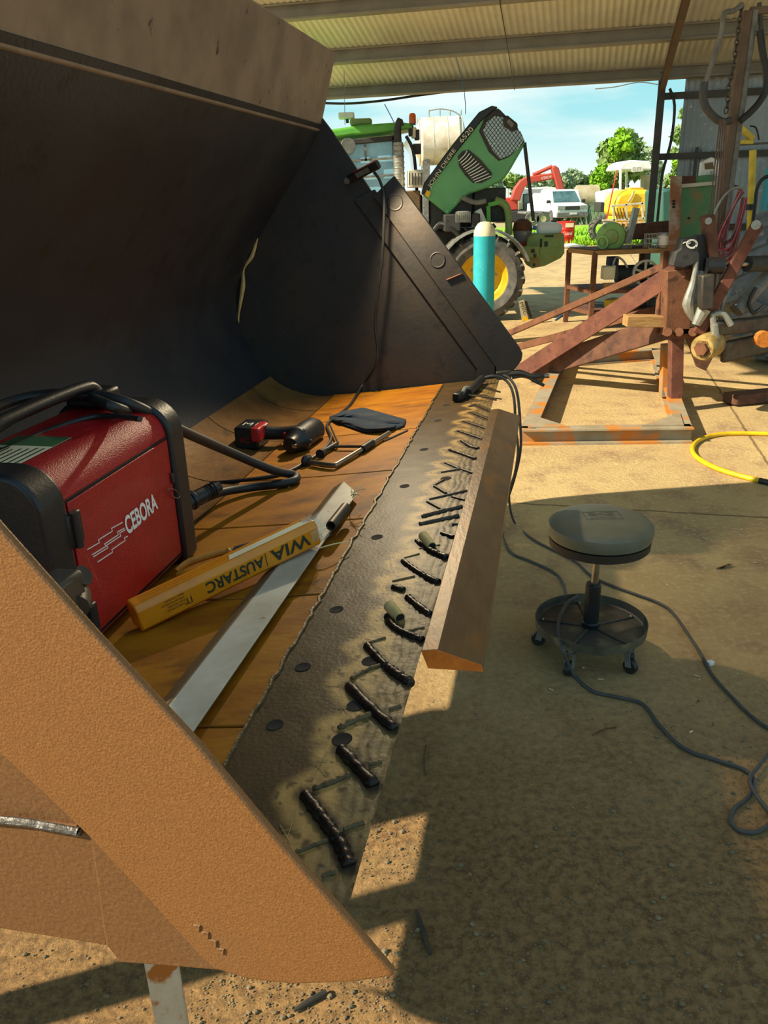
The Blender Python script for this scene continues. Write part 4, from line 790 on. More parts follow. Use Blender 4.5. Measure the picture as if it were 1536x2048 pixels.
HB = gp(1350, 795, .10); HY = HB[1]
hf = thing('hitch_frame', 'long rusty towing frame reaching from the tractor linkage towards the bucket corner', 'implement', HB)
def hy(x, y, d=0): return yp(x, y, HY+d)
MB().bar(HB, hy(1352, 665), .085, .085).build('leg', K['rustred'], hf, bev=.004)
MB().bar(hy(1330, 792, .35), hy(1334, 688, .35), .075, .075).build('leg', K['framem'], hf, bev=.004)
MB().bar(hy(1350, 668), hy(1354, 538), .17, .12, (0, 1, 0)).build('upright', K['rust'], hf, bev=.006)
MB().bar(hy(1360, 646), yp(1036, 748, 7.0), .05, .17).build('lower_beam', K['rustdk'], hf, bev=.008)
MB().bar(hy(1362, 634, -.02), yp(1200, 690, 6.5), .11, .02).build('beam_flange', K['rust'], hf)
MB().bar(hy(1368, 534, -.05), yp(1044, 742, 6.75), .02, .13).build('flat_brace', K['rustred'], hf, bev=.003)
MB().bar(hy(1352, 522, .12), yp(1015, 668, 7.3), .035, .05).build('top_brace', K['rust'], hf, bev=.004)
MB().bar(hy(1330, 615, .2), yp(1015, 700, 7.3), .03, .06).build('middle_brace', K['rust'], hf, bev=.004)
MB().obox(hy(1375, 665, -.03), np.array([.11, 0, 0]), np.array([0, .03, 0]), ZZ*.035).build('pin_bracket', K['rustred'], hf, bev=.006)
for x in (1335, 1358, 1386): MB().cyl(hy(x, 664, -.09), hy(x, 664, -.04), .03, n=12).build('bolt', K['rust'], hf)
MB().obox(hy(1322, 585, .1), np.array([.02, 0, 0]), np.array([0, .03, 0]), ZZ*.28).build('perforated_upright', K['rust'], hf, bev=.004)
for k in range(8): MB().cyl(hy(1331, 562+k*9, .0), hy(1331, 562+k*9, .07), .010, n=8).build('adjusting_hole', K['hole'], hf)
MB().prism([hy(x, y, -.12) for x, y in ((1346, 532), (1352, 505), (1362, 498), (1364, 478), (1394, 474), (1400, 520), (1384, 530), (1366, 536))], np.array([0, .1, 0])).build('top_bracket', K['dark'], hf, bev=.006)
pmk = MB()
for k in range(2): pmk.tube([hy(1384+11*math.cos(a_)*(.8+.2*k), 488+9*math.sin(a_)*(.8+.2*k), -.125) for a_ in np.linspace(k, 6+k, 14)], .0035, 5, 1)
pmk.tube([hy(1366, 487, -.125), hy(1372, 484, -.125), hy(1376, 488, -.125), hy(1381, 485, -.125)], .0035, 5, 2)
lab(pmk.build('chalk_scribble', K['white'], hf), 'white chalk scribble')
tag(MB().bar(hy(1250, 641, .05), hy(1330, 642, .05), .12, .075).build('timber_block', K['timber'], bev=.004), 'weathered timber block lying across the rusty beams', 'timber')

# ------------------------------------------------------------------ tractor linkage at the right edge
YL = HY-.05
lk = thing('linkage_tractor', 'rear end of a tractor with dusty tyre and linkage at the right edge', 'tractor', gp(1600, 735))
def ly(x, y, d=0): return yp(x, y, YL+d)
TC = yp(1590, 565, 7.3); TR_ = TC[2]+.0; TA = nrm(np.array([.62, -.78, 0]))
def tyre(name, C, R, w, ax, m_, parent, lug=22, ri=.58, lugh=.035):
    b = MB(); b.lathe([(R*ri, -w*.42), (R*.78, -w*.52), (R*.93, -w*.46), (R*.97, -w*.3), (R*.975, 0), (R*.97, w*.3), (R*.93, w*.46), (R*.78, w*.52), (R*ri, w*.42)], C, ax, 56, closed=True)
    x, y, d = frame(ax)
    for k in range(lug):
        for sgn in (-1, 1):
            a0 = 2*math.pi*(k+(.5 if sgn > 0 else 0))/lug; pts = []
            for t_ in (0, .5, 1):
                a_ = a0+t_*.16; rr = R*(.97-.04*t_*t_); pts.append(C+(x*math.cos(a_)+y*math.sin(a_))*rr+d*sgn*w*(.02+.46*t_))
            rad = nrm(pts[1]-C-d*((pts[1]-C)@d))
            for i in range(2): b.bar(pts[i], pts[i+1], R*.06, lugh*2, rad)
    return b.build(name, m_, parent, ang=30)
ty = tyre('tyre', TC, TR_, .50, TA, K['tyreb'], lk)
lab(MB().lathe([(0, -.12), (.2, -.14), (.40, -.05), (.45, -.16), (.46, .1), (0, .1)], TC, TA, 36).build('rim', K['midgrey'], lk), 'grey wheel rim')
MB().bar(ly(1414, 430), ly(1424, 518), .10, .07).build('lift_link', K['rustdk'], lk, bev=.008)
lab(MB().cyl(ly(1417, 442, -.06), ly(1417, 442, .06), .022, n=14).build('link_pin', K['silver'], lk), 'silver pin')
MB().bar(ly(1404, 470, .05), ly(1390, 540, .05), .12, .1).build('top_link_clevis', K['dark'], lk, bev=.01)
for d_ in (-.07, .07):
    MB().bar(ly(1516, 446, d_), ly(1396, 668, d_), .03, .085).build('lift_arm', K['rustred'], lk, bev=.01)
MB().cyl(ly(1512, 450, -.10), ly(1512, 450, .12), .03, n=16).build('arm_pivot', K['silver'], lk)
MB().bar(ly(1412, 548, -.1), ly(1410, 618, -.1), .085, .09, (0, 1, 0)).build('yoke', K['dksteel'], lk, bev=.012)
MB().tube([ly(1394, 508, -.05), ly(1388, 560, -.05), ly(1376, 608, -.05), ly(1386, 640, -.05)], [.015, .022, .04, .015], 10, 3).build('stabiliser', K['silver'], lk)
MB().tube([ly(1408, 618, -.08), ly(1392, 650, -.08)], [.05, .03], 10, 1).build('yoke_end', K['silver'], lk)
MB().cyl(ly(1425, 529, -.06), ly(1500, 528, -.02), .016, n=12).build('ram_rod', K['steel'], lk)
MB().cyl(ly(1412, 532, -.06), ly(1445, 531, -.06), .055, n=16).build('ram_eye', K['blackp'], lk)
MB().cyl(ly(1494, 528, -.02), ly(1560, 526, .1), .052, n=18).build('ram_body', K['dark'], lk)
MB().bar(ly(1424, 658, -.1), ly(1580, 640, .2), .07, .10).build('draft_link', K['dksteel'], lk, bev=.015)
MB().bar(ly(1445, 705, -.05), ly(1590, 672, .3), .05, .15).build('lower_link', K['dksteel'], lk, bev=.02)
MB().cyl(ly(1428, 650, -.14), ly(1432, 682, -.14), .026, n=12).build('clevis', K['silver'], lk)
MB().tube([ly(1427, 648, -.1), ly(1426, 630, -.1), ly(1446, 628, -.1), ly(1462, 650, -.1)], .022, 10, 3).build('clevis_hook', K['silver'], lk)
bj = lab(MB().lathe([(0, -.13), (.075, -.13), (.088, -.11), (.088, .05), (.06, .09), (0, .09)], ly(1420, 690, -.1), (0.75, .8, .05), 24).build('link_ball', mat('tan_grimy_metal', 'B89A5C', '8C7444', scale=14, rough=.5, metal=.3), lk), 'tan greasy ball end')
lab(MB().lathe([(0, -.03), (.045, -.03), (.045, .0), (.06, .0), (.06, .01), (0, .01)], ly(1420, 690, -.1)-nrm((0.75, .8, .05))*.13, (0.75, .8, .05), 6).build('ball_nut', K['rust'], bj), 'rusty nut')
MB().prism([ly(x, y, .0) for x, y in ((1372, 672), (1394, 734), (1412, 742), (1440, 690), (1420, 655))], np.array([0, .03, 0])).build('lower_plate', K['rustdk'], lk, bev=.004)
lab(MB().lathe([(0, -.03), (.055, -.03), (.055, .03), (0, .03)], ly(1526, 678, -.06), (0, 1, 0), 20).build('orange_plate', K['orustend'], lk), 'orange link plate')
MB().cyl(ly(1472, 622, .05), ly(1545, 540, .15), .05, n=16).build('lift_cylinder', K['midgrey'], lk)
MB().tube([ly(1512, 575, 0), ly(1498, 605, 0), ly(1508, 625, 0), ly(1528, 612, 0)], .014, 8, 4).build('hydraulic_hose', K['rubber'], lk)
MB().cyl(ly(1450, 590, .1), ly(1440, 640, .1), .02, n=10).build('check_rod', K['silver'], lk)

# ------------------------------------------------------------------ hoist post, hoses, chain and cords on the right
YH = 8.2
def hh(x, y, d=0): return yp(x, y, YH+d)
pX = hh(1452, 320); pX = np.array([pX[0], pX[1], 0])
hp = thing('hoist_post', 'tall brown steel post with a grey pipe beside it at the right of the shed', 'post', pX)
LN = nrm(hh(1497, 0)-hh(1440, 420)); b0 = hh(1440, 420); z0 = b0-LN*(b0[2]/LN[2])
zt = z0+LN*((2.95)/LN[2])
MB().bar(z0, zt, .07, .09, (0, 1, 0)).build('post', K['rafter'], hp, bev=.004)
lab(MB().cyl(z0+np.array([.062, -.03, 0]), zt+np.array([.062, -.03, 0]), .028, n=14).build('conduit', K['midgrey'], hp), 'grey pipe')
MB().bar(hh(1500, 22), hh(1600, 16), .05, .06).build('arm', K['rafter'], hp, bev=.004)
MB().bar(hh(1518, 5), hh(1530, 160), .03, .03).build('drop_bar', K['dkpost'], hp, bev=.003)
def links(path, step, r, th_):
    P = smooth(path, 8); b = MB(); acc = 0; prev = P[0]; k = 0
    for p in P[1:]:
        while np.linalg.norm(p-prev) >= step:
            d = nrm(p-prev); c = prev+d*step/2; x, y, _ = frame(d); s_ = x if k % 2 else y
            ring = [c+d*step*.72*math.cos(a_)+s_*r*math.sin(a_) for a_ in np.linspace(0, 2*math.pi, 9)[:-1]]
            b.tube(ring+[ring[0]], th_, 5, 1, cap=False); prev = prev+d*step; k += 1
    return b
tag(links([hh(x, y, -.12) for x, y in ((1484, 8), (1477, 60), (1470, 115), (1464, 150), (1456, 180), (1456, 205), (1450, 232))], .045, .018, .0065).build('hanging_chain', K['dksteel'], recalc=False), 'rusty chain hanging beside the brown post', 'chain')
vac = thing('exhaust_hose', 'grey pipe and flexible hose hanging in a loop left of the brown post', 'hose', hh(1410, 170, -.15))
MB().tube([hh(x, y, -.15) for x, y in ((1486, 8), (1466, 22), (1452, 24), (1446, 36), (1444, 60), (1428, 115), (1410, 168))], .022, 10, 4).build('rigid_pipe', K['midgrey'], vac)
MB().tube([hh(x, y, -.15) for x, y in ((1409, 164), (1406, 190), (1412, 215), (1430, 236), (1448, 244), (1462, 240))], .034, 10, 5).build('flexible_hose', K['cable'], vac)
tag(MB().tube([hh(x, y, -.1) for x, y in ((1480, 242), (1500, 225), (1518, 205), (1530, 182), (1534, 150), (1526, 110), (1520, 60))], .03, 10, 5).build('black_hose', K['rubber']), 'thick black hose curving down to the right of the brown post', 'hose')
br = thing('hose_bundle', 'bundle of thin brown hoses hanging left of the brown post', 'hoses', hh(1430, 450, -.2))
for k in range(5):
    dx = k*5.0; MB().tube([hh(1440+dx*.5, 238+k % 3*3, -.2-.02*k), hh(1434+dx*.9, 290, -.2-.02*k), hh(1424+dx*1.1, 380, -.2-.02*k), hh(1416+dx*1.2, 455+6*(k % 2), -.2-.02*k), hh(1422+dx*1.1, 475, -.2-.02*k)], .0062, 6, 4).build('hose', K['cordbr'], br)
rc = thing('cord_coil', 'coil of faded red cord hanging from a hook on the brown post', 'cord', hh(1465, 520, -.3))
MB().tube([hh(1470, 372, -.2), hh(1478, 376, -.28), hh(1484, 386, -.28)], .012, 8, 3).build('hook', K['dksteel'], rc)
for k in range(16):
    a_ = 1458+rng.uniform(-3, 3)-k*1.2; c_ = 1490+rng.uniform(-4, 4)+k*.3; bt_ = 510+rng.uniform(-30, 14)
    MB().tube([hh(1482+rng.uniform(-6, 6), 380+rng.uniform(0, 6), -.3-.01*(k % 6)), hh(1466-k*.3, 420, -.3-.012*(k % 6)), hh(a_-6, 470, -.3-.012*(k % 6)), hh(a_-10+rng.uniform(-2, 2), bt_, -.3-.012*(k % 6)), hh(c_-26-k*.5, bt_-8, -.3-.012*(k % 6)), hh(c_-12, 440, -.3-.012*(k % 6)), hh(c_-2, 395, -.3-.012*(k % 6))], .0068, 6, 4).build('cord_strand', K['cord'] if k % 5 else K['cordbr'], rc)
tag(MB().tube([hh(x, y, -.35) for x, y in ((1486, 378), (1470, 376), (1450, 390), (1432, 420), (1426, 450), (1428, 490), (1432, 520))], .012, 8, 5).build('grey_hose', K['silver']), 'thin grey hose arching left from the red cord hook', 'hose')
ypo = thing('yellow_pump', 'yellow painted upright pole with a jointed head behind the red cords', 'pump', yp(1496, 520, 8.7))
yv = lambda x, y, d=0: yp(x, y, 8.7+d)
MB().cyl(yv(1498, 520), yv(1506, 300), .035, n=14).build('pole', K['ypaint'], ypo)
MB().cyl(yv(1500, 420), yv(1501, 408), .045, n=14).build('collar', K['rubber'], ypo)
MB().bar(yv(1477, 252), yv(1506, 278), .06, .05).build('head_arm', K['ypaint'], ypo, bev=.008)
MB().bar(yv(1474, 284), yv(1506, 284), .04, .04).build('lever', K['ypaint'], ypo, bev=.006)
MB().bar(yv(1470, 290), yv(1540, 286), .02, .02).build('rod', K['dksteel'], ypo)
MB().tube([yv(1500, 252), yv(1512, 256), yv(1518, 280)], .008, 6, 4).build('hose', K['rubber'], ypo)
tag(MB().tube([yv(x, y, -.3) for x, y in ((1560, 350), (1530, 355), (1515, 375), (1510, 410), (1504, 460), (1498, 500))], .018, 8, 5).build('dark_pipe', K['rubber']), 'black bent pipe at the right edge beyond the red cords', 'pipe')
tag(MB().lathe([(0, 0), (.12, 0), (.12, .4), (.05, .46), (0, .46)], yv(1545, 420, .2), ZZ, 20).build('blue_bottle', K['btank']), 'blue gas bottle at the right edge against the wall', 'gas bottle')
# sheets and cabinet beyond the bench
YS = 9.6
cab_ = thing('green_cabinet', 'worn green steel cabinet standing in front of the corrugated wall', 'cabinet', yp(1392, 560, YS)*np.array([1, 1, 0]))
def cs(x, y, d=0): return yp(x, y, YS+d)
MB().prism([cs(1362, 355), cs(1430, 348), cs(1426, 520), cs(1358, 524)], np.array([.05, .35, 0])).build('body', K['gsheet'], cab_, bev=.008, sm=False)
MB().bar(cs(1362, 372, -.03), cs(1430, 366, -.03), .04, .04).build('edge_trim', K['alum'], cab_, bev=.004)
MB().prism([cs(1362, 352, -.02), cs(1392, 352, -.02), cs(1392, 366, -.02), cs(1362, 368, -.02)], np.array([0, .015, 0])).build('brown_plate', K['rustdk'], cab_, sm=False)
MB().cyl(cs(1378, 436, -.02), cs(1378, 436, .02), .012, n=10).build('bolt_hole', K['hole'], cab_)
sh_ = thing('rust_sheet', 'tall rust streaked steel sheet leaning upright left of the green cabinet', 'sheet', cs(1348, 520, -.4)*np.array([1, 1, 0]))
MB().prism([cs(1342, 352, -.1), cs(1364, 352, -.1), cs(1358, 506, -.3), cs(1337, 506, -.3)], np.array([.0, .02, 0])).build('sheet', K['rsheet'], sh_, sm=False)
for k in range(3): MB().bar(cs(1345, 402+k*6, -.19), cs(1350, 402+k*6, -.19), .01, .02).build('slot', K['hole'], sh_, sm=False)
bg_ = thing('paper_bag', 'crumpled white paper bag standing on the green cabinet', 'bag', cs(1418, 352, .1))
MB().prism([cs(1400, 354, .05), cs(1404, 324, .05), cs(1424, 314, .05), cs(1438, 322, .05), cs(1440, 352, .05)], np.array([.02, .12, 0])).build('bag', K['white'], bg_, sm=False, bev=.01)
lab(MB().prism([cs(1409, 327, .045), cs(1426, 324, .045), cs(1428, 338, .045), cs(1410, 339, .045)], np.array([0, .004, 0])).build('printed_panel', K['flange'], bg_, sm=False), 'brown printed panel')
text('bag_print', 'ill', K['ink'], bg_, cs(1420, 347, .04), (1, 0, 0), (0, 0, 1), .03, extr=.002)

# ------------------------------------------------------------------ bench with compressor, fan and tins
YB = 9.45
def by(x, y, d=0): return yp(x, y, YB+d)
bn = thing('work_bench', 'rusty angle iron bench frame loaded with a compressor and scrap', 'bench', by(1265, 660)*np.array([1, 1, 0]))
TL, TRt = by(1190, 506), by(1346, 500); dp = np.array([-.15, .62, 0])
for nm, a_, c_ in (('top_rail', TL, TRt), ('top_rail', TL+dp, TRt+dp), ('top_rail', TL, TL+dp), ('top_rail', TRt, TRt+dp)):
    MB().bar(a_, c_, .05, .05).build(nm, K['timber'], bn, bev=.004)
for P in (TL, TRt, TL+dp, TRt+dp): MB().bar(P, P*np.array([1, 1, 0]), .055, .055).build('leg', K['rust'], bn, bev=.004)
for zz_ in (.42, .18):
    for a_, c_ in ((TL, TRt), (TL+dp, TRt+dp), (TL, TL+dp), (TRt, TRt+dp)):
        s0 = np.array([1, 1, 0]); MB().bar(a_*s0+ZZ*zz_, c_*s0+ZZ*zz_, .04, .04).build('shelf_rail', K['rust'], bn, bev=.004)
s0 = np.array([1, 1, 0])
MB().prism([TL*s0+ZZ*.20, TRt*s0+ZZ*.20, (TRt+dp)*s0+ZZ*.20, (TL+dp)*s0+ZZ*.20], ZZ*.01).build('lower_shelf', K['rustdk'], bn, sm=False)
MB().prism([TL*s0+ZZ*.44, TRt*s0+ZZ*.44, (TRt+dp)*s0+ZZ*.44, (TL+dp)*s0+ZZ*.44], ZZ*.01).build('middle_shelf', K['rustdk'], bn, sm=False)
MB().prism([TL+ZZ*.025, TRt+ZZ*.025, TRt+dp+ZZ*.025, TL+dp+ZZ*.025], ZZ*.008).build('top_shelf', K['rustdk'], bn, sm=False)
cmz = .455; cp = thing('air_compressor', 'old belt driven compressor with spoked flywheel on the bench shelf', 'compressor', by(1265, 575, .3)*s0+ZZ*cmz)
MB().cyl(by(1232, 548, .3), by(1310, 546, .3), .10, n=20).build('cylinder_body', K['dark'], cp)
fwc = by(1290, 545, .12); b = MB(); b.lathe([(.12, -.02), (.145, -.02), (.145, .02), (.12, .02)], fwc, (0, 1, 0), 32, closed=True)
for k in range(5): b.bar(fwc, fwc+np.array([math.cos(k*1.2566+.3), 0, math.sin(k*1.2566+.3)])*.13, .025, .02, (0, 1, 0))
b.lathe([(0, -.03), (.03, -.03), (.03, .03), (0, .03)], fwc, (0, 1, 0), 14)
lab(b.build('flywheel', K['alum'], cp), 'pale spoked flywheel')
lab(MB().obox(by(1216, 545, .1), np.array([.07, 0, 0]), np.array([0, .07, 0]), ZZ*.075).build('motor', K['cream'], cp, bev=.02), 'cream motor box')
MB().obox(by(1225, 522, .2), np.array([.06, 0, 0]), np.array([0, .06, 0]), ZZ*.05).build('switch_box', mat('navy_paint', '28324A'), cp, bev=.01)
MB().tube([by(1225, 535, .1), by(1232, 515, .1), by(1245, 520, .1), by(1255, 535, .1)], .012, 8, 4).build('pipe', K['silver'], cp)
MB().tube([by(1320, 535, .1), by(1312, 560, .05), by(1300, 575, .05), by(1290, 568, .05)], .012, 8, 4).build('pipe', K['silver'], cp)
MB().obox(by(1225, 572, .05), np.array([.11, 0, 0]), np.array([0, .04, 0]), ZZ*.035).build('base', K['timber'], cp, bev=.004)
for (x, y, w, h_, m_, l_, n_, c_) in ((1222, 612, .06, .05, 'ytank', 'small yellow tin on the lower shelf of the bench', 'tin', 'tin'), (1247, 592, .09, .04, 'cream', 'cream scrap block on the lower shelf of the bench', 'scrap_block', 'scrap'), (1272, 612, .16, .03, 'dark', 'dark scrap plate on the lower shelf of the bench', 'scrap_plate', 'scrap'), (1300, 606, .08, .05, 'dksteel', 'grey scrap casting on the lower shelf of the bench', 'scrap_casting', 'scrap')):
    c0 = by(x, y, .25); c0 = c0*s0+ZZ*(.212+h_)
    tag(MB().obox(c0, np.array([w, .02, .01]), np.array([-.02, .06, 0]), ZZ*h_).build(n_, K[m_], bev=.012), l_, c_)
fn = thing('green_blower', 'pale green snail shaped blower fan sitting on the left end of the bench', 'blower', by(1222, 500, .25)*s0+ZZ*TL[2])
fc = by(1222, 474, .2); fax = nrm(np.array([-.25, -1, .05]))
MB().lathe([(0, -.08), (.09, -.08), (.155, -.05), (.165, 0), (.155, .05), (.10, .08), (0, .08)], fc, fax, 32).build('housing', K['fan'], fn)
lab(MB().lathe([(.03, .07), (.085, .08), (.075, .10), (0, .13)], fc, fax, 24).build('motor_cap', K['wtg'], fn), 'tan green motor cap')
MB().lathe([(.055, -.1), (.075, -.1), (.075, .02), (.055, .02)], fc+np.array([-.10, -.06, -.05]), nrm(np.array([-.7, -.7, -.1])), 20, closed=True).build('outlet', K['fan'], fn)
MB().obox(fc-ZZ*.155, np.array([.10, 0, 0]), np.array([0, .08, 0]), ZZ*.015).build('foot', K['rust'], fn, bev=.003)
gb = MB(); a_, c_ = by(1250, 488, .1), by(1268, 416, .1); gb.bar(a_, c_, .08, .012, (1, 0, 0)); gb.bar(a_+np.array([.04, .04, 0]), c_+np.array([.04, .04, 0]), .012, .08, (1, 0, 0))
tag(gb.build('angle_bar', K['silver'], sm=False), 'grey steel angle standing tilted behind the green blower', 'bar')
tag(MB().bar(by(1262, 464, .35), by(1345, 456, .35), .10, .17).build('dark_beam', K['rustdk'], bev=.006), 'dark brown steel beam lying at the back of the bench top', 'beam')
wbk = MB(); wc = by(1302, 500, .05)*s0+ZZ*(TL[2]+.035)
for k in range(14):
    a_ = 2*math.pi*k/14; wbk.tube([wc+np.array([.07*math.cos(a_), .07*math.sin(a_), 0]), wc+np.array([.085*math.cos(a_), .085*math.sin(a_), .15])], .003, 4, 1)
for z_, r_ in ((0, .07), (.05, .075), (.10, .08), (.15, .085)): wbk.lathe([(r_-.003, -.003), (r_+.003, -.003), (r_+.003, .003), (r_-.003, .003)], wc+ZZ*z_, ZZ, 20, closed=True)
tag(wbk.build('wire_basket', K['silver']), 'round wire basket on the bench top beside the tin', 'basket')
tn = thing('dented_tin', 'dented silver tin on the right end of the bench top', 'tin', by(1327, 500, .05)*s0+ZZ*(TL[2]+.035))
tcn = by(1327, 500, .05)*s0+ZZ*(TL[2]+.035)
MB().lathe([(0, 0), (.078, 0), (.08, .01), (.08, .15), (.084, .155), (.08, .16), (.074, .16), (.072, .02), (0, .02)], tcn, ZZ, 24).build('tin_body', K['pot'], tn)
lab(MB().lathe([(.0805, .03), (.0812, .03), (.0812, .13), (.0805, .13)], tcn, ZZ, 24, closed=True).build('tin_label', K['white'], tn), 'worn white label')
for k in range(9):
    c0 = by(1262+k*5, 498-rng.uniform(0, 4), .08+.04*(k % 3)); c0 = c0*s0+ZZ*(TL[2]+.045)
    d0 = np.array([rng.normal(), rng.normal(), 0]); d0 = nrm(d0)*.05
    tag(MB().bar(c0-d0, c0+d0, .02, .02).build('scrap_offcut', K['dksteel'] if k % 2 else K['timber'], bev=.003), 'small steel or timber offcut among the scrap on the bench top', 'scrap', 'offcuts on the bench top')
tag(MB().tube([gp(1040+x, y, .01) for x, y in ((70, 640), (110, 615), (150, 604), (190, 612), (230, 640))], .008, 6, 5).build('blue_air_line', K['blue']), 'thin blue line lying on the shaded concrete left of the bench', 'hose')

# ------------------------------------------------------------------ green tractor with its bonnet tipped up
YT = 10.36; WC = yp(967, 557, YT); WR = WC[2]
tt = thing('green_tractor', 'green tractor with bonnet tipped open, parked beyond the bucket', 'tractor', WC*s0)
def tx(x, y, d=0): return yp(x, y, YT+d)
FA = np.array([0, -1., 0])
lab(tyre('front_tyre', WC+np.array([0, .12, 0]), WR, .36, FA, K['tyre'], tt, lug=20, ri=.60, lugh=.028), 'dusty front tyre')
rim = lab(MB().lathe([(0, -.02), (.11, -.02), (.13, .02), (.22, .02), (.25, .06), (.30, .075), (.345, .10), (.36, .12), (.345, .125), (.32, .10), (.28, -.10), (0, -.1)], WC+np.array([0, .12, 0]), FA, 40).build('front_rim', K['jdyellow'], tt), 'yellow wheel rim')
for k in range(8):
    a_ = k*math.pi/4+.2; MB().cyl(WC+np.array([.17*math.cos(a_), .12-.01, .17*math.sin(a_)]), WC+np.array([.17*math.cos(a_), .12-.05, .17*math.sin(a_)]), .014, n=8).build('wheel_nut', K['silver'], rim)
fd = [WC+np.array([(WR+.06)*math.cos(a_), .10, (WR+.06)*math.sin(a_)]) for a_ in np.radians(np.linspace(165, 20, 18))]
b = MB()
for i in range(17):
    b.obox((fd[i]+fd[i+1])/2, (fd[i+1]-fd[i])/2*1.05, np.array([0, .19, 0]), nrm((fd[i]+fd[i+1])/2-WC)*.012)
lab(b.build('mudguard', K['silver'], tt), 'pale front mudguard')
W2 = WC+np.array([.1, 1.75, 0])
tyre('front_tyre', W2, WR, .36, FA, K['tyre'], tt, lug=20, ri=.60, lugh=.028)
MB().cyl(WC+np.array([0, .2, 0]), W2, .10, n=14).build('front_axle', K['dark'], tt)
# rear tyre and body behind the bucket side
W3 = np.array([WC[0]-2.35, WC[1]+.1, .85]); tyre('rear_tyre', W3, .85, .5, FA, K['tyre'], tt, lug=22)
lab(MB().lathe([(0, 0), (.3, 0), (.45, .08), (.5, .12), (.48, -.05), (0, -.08)], W3, FA, 32).build('rear_rim', K['jdyellow'], tt), 'yellow wheel rim')
MB().obox(np.array([WC[0]-1.25, WC[1]+.95, .82]), np.array([1.3, 0, 0]), np.array([0, .3, 0]), ZZ*.28).build('transmission', K['dark'], tt, bev=.04)
# engine bay
for (x, y, w, h_, d_, m_, nm) in ((900, 418, .26, .22, .55, 'dark', 'engine_block'), (975, 410, .20, .20, .6, 'dark', 'radiator_shroud'), (822, 412, .11, .18, .45, 'flange', 'fuel_tank_panel'), (925, 432, .08, .06, .3, 'midgrey', 'alternator'), (948, 440, .05, .08, .28, 'dark', 'filter'), (902, 445, .10, .10, .3, 'dark', 'pump_body')):
    MB().obox(tx(x, y, d_), np.array([w, 0, 0]), np.array([0, .22, 0]), ZZ*h_).build(nm, K[m_], tt, bev=.015)
for k in range(8): MB().bar(tx(912+k*4, 424, .06), tx(912+k*4, 445, .06), .012, .012).build('alternator_fin', K['silver'], tt)
fr_ = MB(); fr_.bar(tx(976, 412, .28), tx(978, 470, .28), .05, .05).bar(tx(976, 410, .28), tx(1000, 404, .28), .05, .05); lab(fr_.build('radiator_frame', K['jdlime'], tt, bev=.004), 'lime green frame')
MB().tube([tx(990, 400, .3), tx(1008, 408, .3), tx(1016, 425, .3), tx(1018, 470, .3)], .045, 12, 4).build('support_casting', K['wtg'], tt)
MB().tube([tx(862, 470, .15), tx(880, 448, .15), tx(900, 455, .1), tx(925, 478, .1), tx(940, 500, .1)], .03, 10, 4).build('hose', K['rubber'], tt)
MB().tube([tx(930, 455, .15), tx(945, 480, .1), tx(965, 470, .1), tx(990, 450, .1)], .03, 10, 4).build('hose', K['rubber'], tt)
MB().tube([tx(925, 395, .2), tx(950, 405, .15), tx(972, 402, .15)], .03, 10, 4).build('intake_pipe', K['midgrey'], tt)
MB().cyl(tx(955, 420, .2), tx(970, 455, .2), .05, n=14).build('white_filter', K['white'], tt)
# bonnet
HP = [(846, 391), (853, 372), (905, 300), (960, 232), (986, 214), (998, 217), (1034, 256), (1051, 282), (1046, 296), (1018, 345), (1004, 362), (972, 377), (940, 388), (925, 398), (910, 415), (896, 431)]
hn = lab(MB().prism([tx(x, y, .25) for x, y in HP], np.array([.05, .75, 0])).build('bonnet', K['jdgreen'], tt, bev=.03, seg=3, sm=True, ang=30), 'green bonnet tipped up')
lab(MB().prism([tx(x, y, .22) for x, y in ((842, 388), (848, 366), (904, 290), (958, 224), (984, 211), (996, 214), (986, 222), (962, 243), (912, 306), (862, 372), (852, 392))], np.array([.05, .8, 0])).build('bonnet_top', K['blackp'], hn, bev=.012), 'black top panel edge')
gpoly = [(966, 262), (974, 244), (990, 232), (1012, 236), (1042, 264), (1048, 280), (1036, 298), (1016, 312), (1000, 318), (985, 300)]
lab(MB().prism([tx(x, y, .235) for x, y in ((958, 262), (968, 240), (986, 220), (1000, 219), (1036, 256), (1050, 282), (1040, 294), (1018, 314), (998, 322), (978, 304))], np.array([0, .04, 0])).build('grille_frame', K['dark'], hn, bev=.01), 'dark grille surround')
lab(MB().prism([tx(x, y, .225) for x, y in gpoly], np.array([0, .02, 0])).build('grille_mesh', K['mesh'], hn), 'pale blue mesh')
gm = MB()
from_c = np.array([1008, 276])
for k in range(-9, 10):
    for sgn in (1, -1):
        d2 = np.array([.6, .8*sgn]); n2_ = np.array([-d2[1], d2[0]]); c2_ = from_c+n2_*k*6.2
        ts = []
        for i in range(len(gpoly)):
            A_, B_ = np.array(gpoly[i], float), np.array(gpoly[(i+1) % len(gpoly)], float); M2 = np.array([d2, -(B_-A_)]).T
            if abs(np.linalg.det(M2)) < 1e-9: continue
            t_, s_ = np.linalg.solve(M2, A_-c2_)
            if 0 <= s_ <= 1: ts.append(t_)
        if len(ts) >= 2:
            a2, b2 = c2_+d2*min(ts), c2_+d2*max(ts); gm.tube([tx(*a2, .22), tx(*b2, .22)], .0030, 4, 1)
lab(gm.build('mesh_wires', K['dark'], hn), 'dark mesh wires')
lab(MB().prism([tx(x, y, .19) for x, y in ((1006, 240), (1014, 229), (1036, 247), (1036, 258), (1026, 264), (1008, 252))], np.array([0, .05, 0])).build('headlamp_unit', K['dark'], hn, bev=.02), 'dark headlamp unit')
MB().prism([tx(x, y, .18) for x, y in ((1013, 244), (1018, 237), (1030, 248), (1024, 256))], np.array([0, .02, 0])).build('headlamp_lens', K['midgrey'], hn, bev=.01)
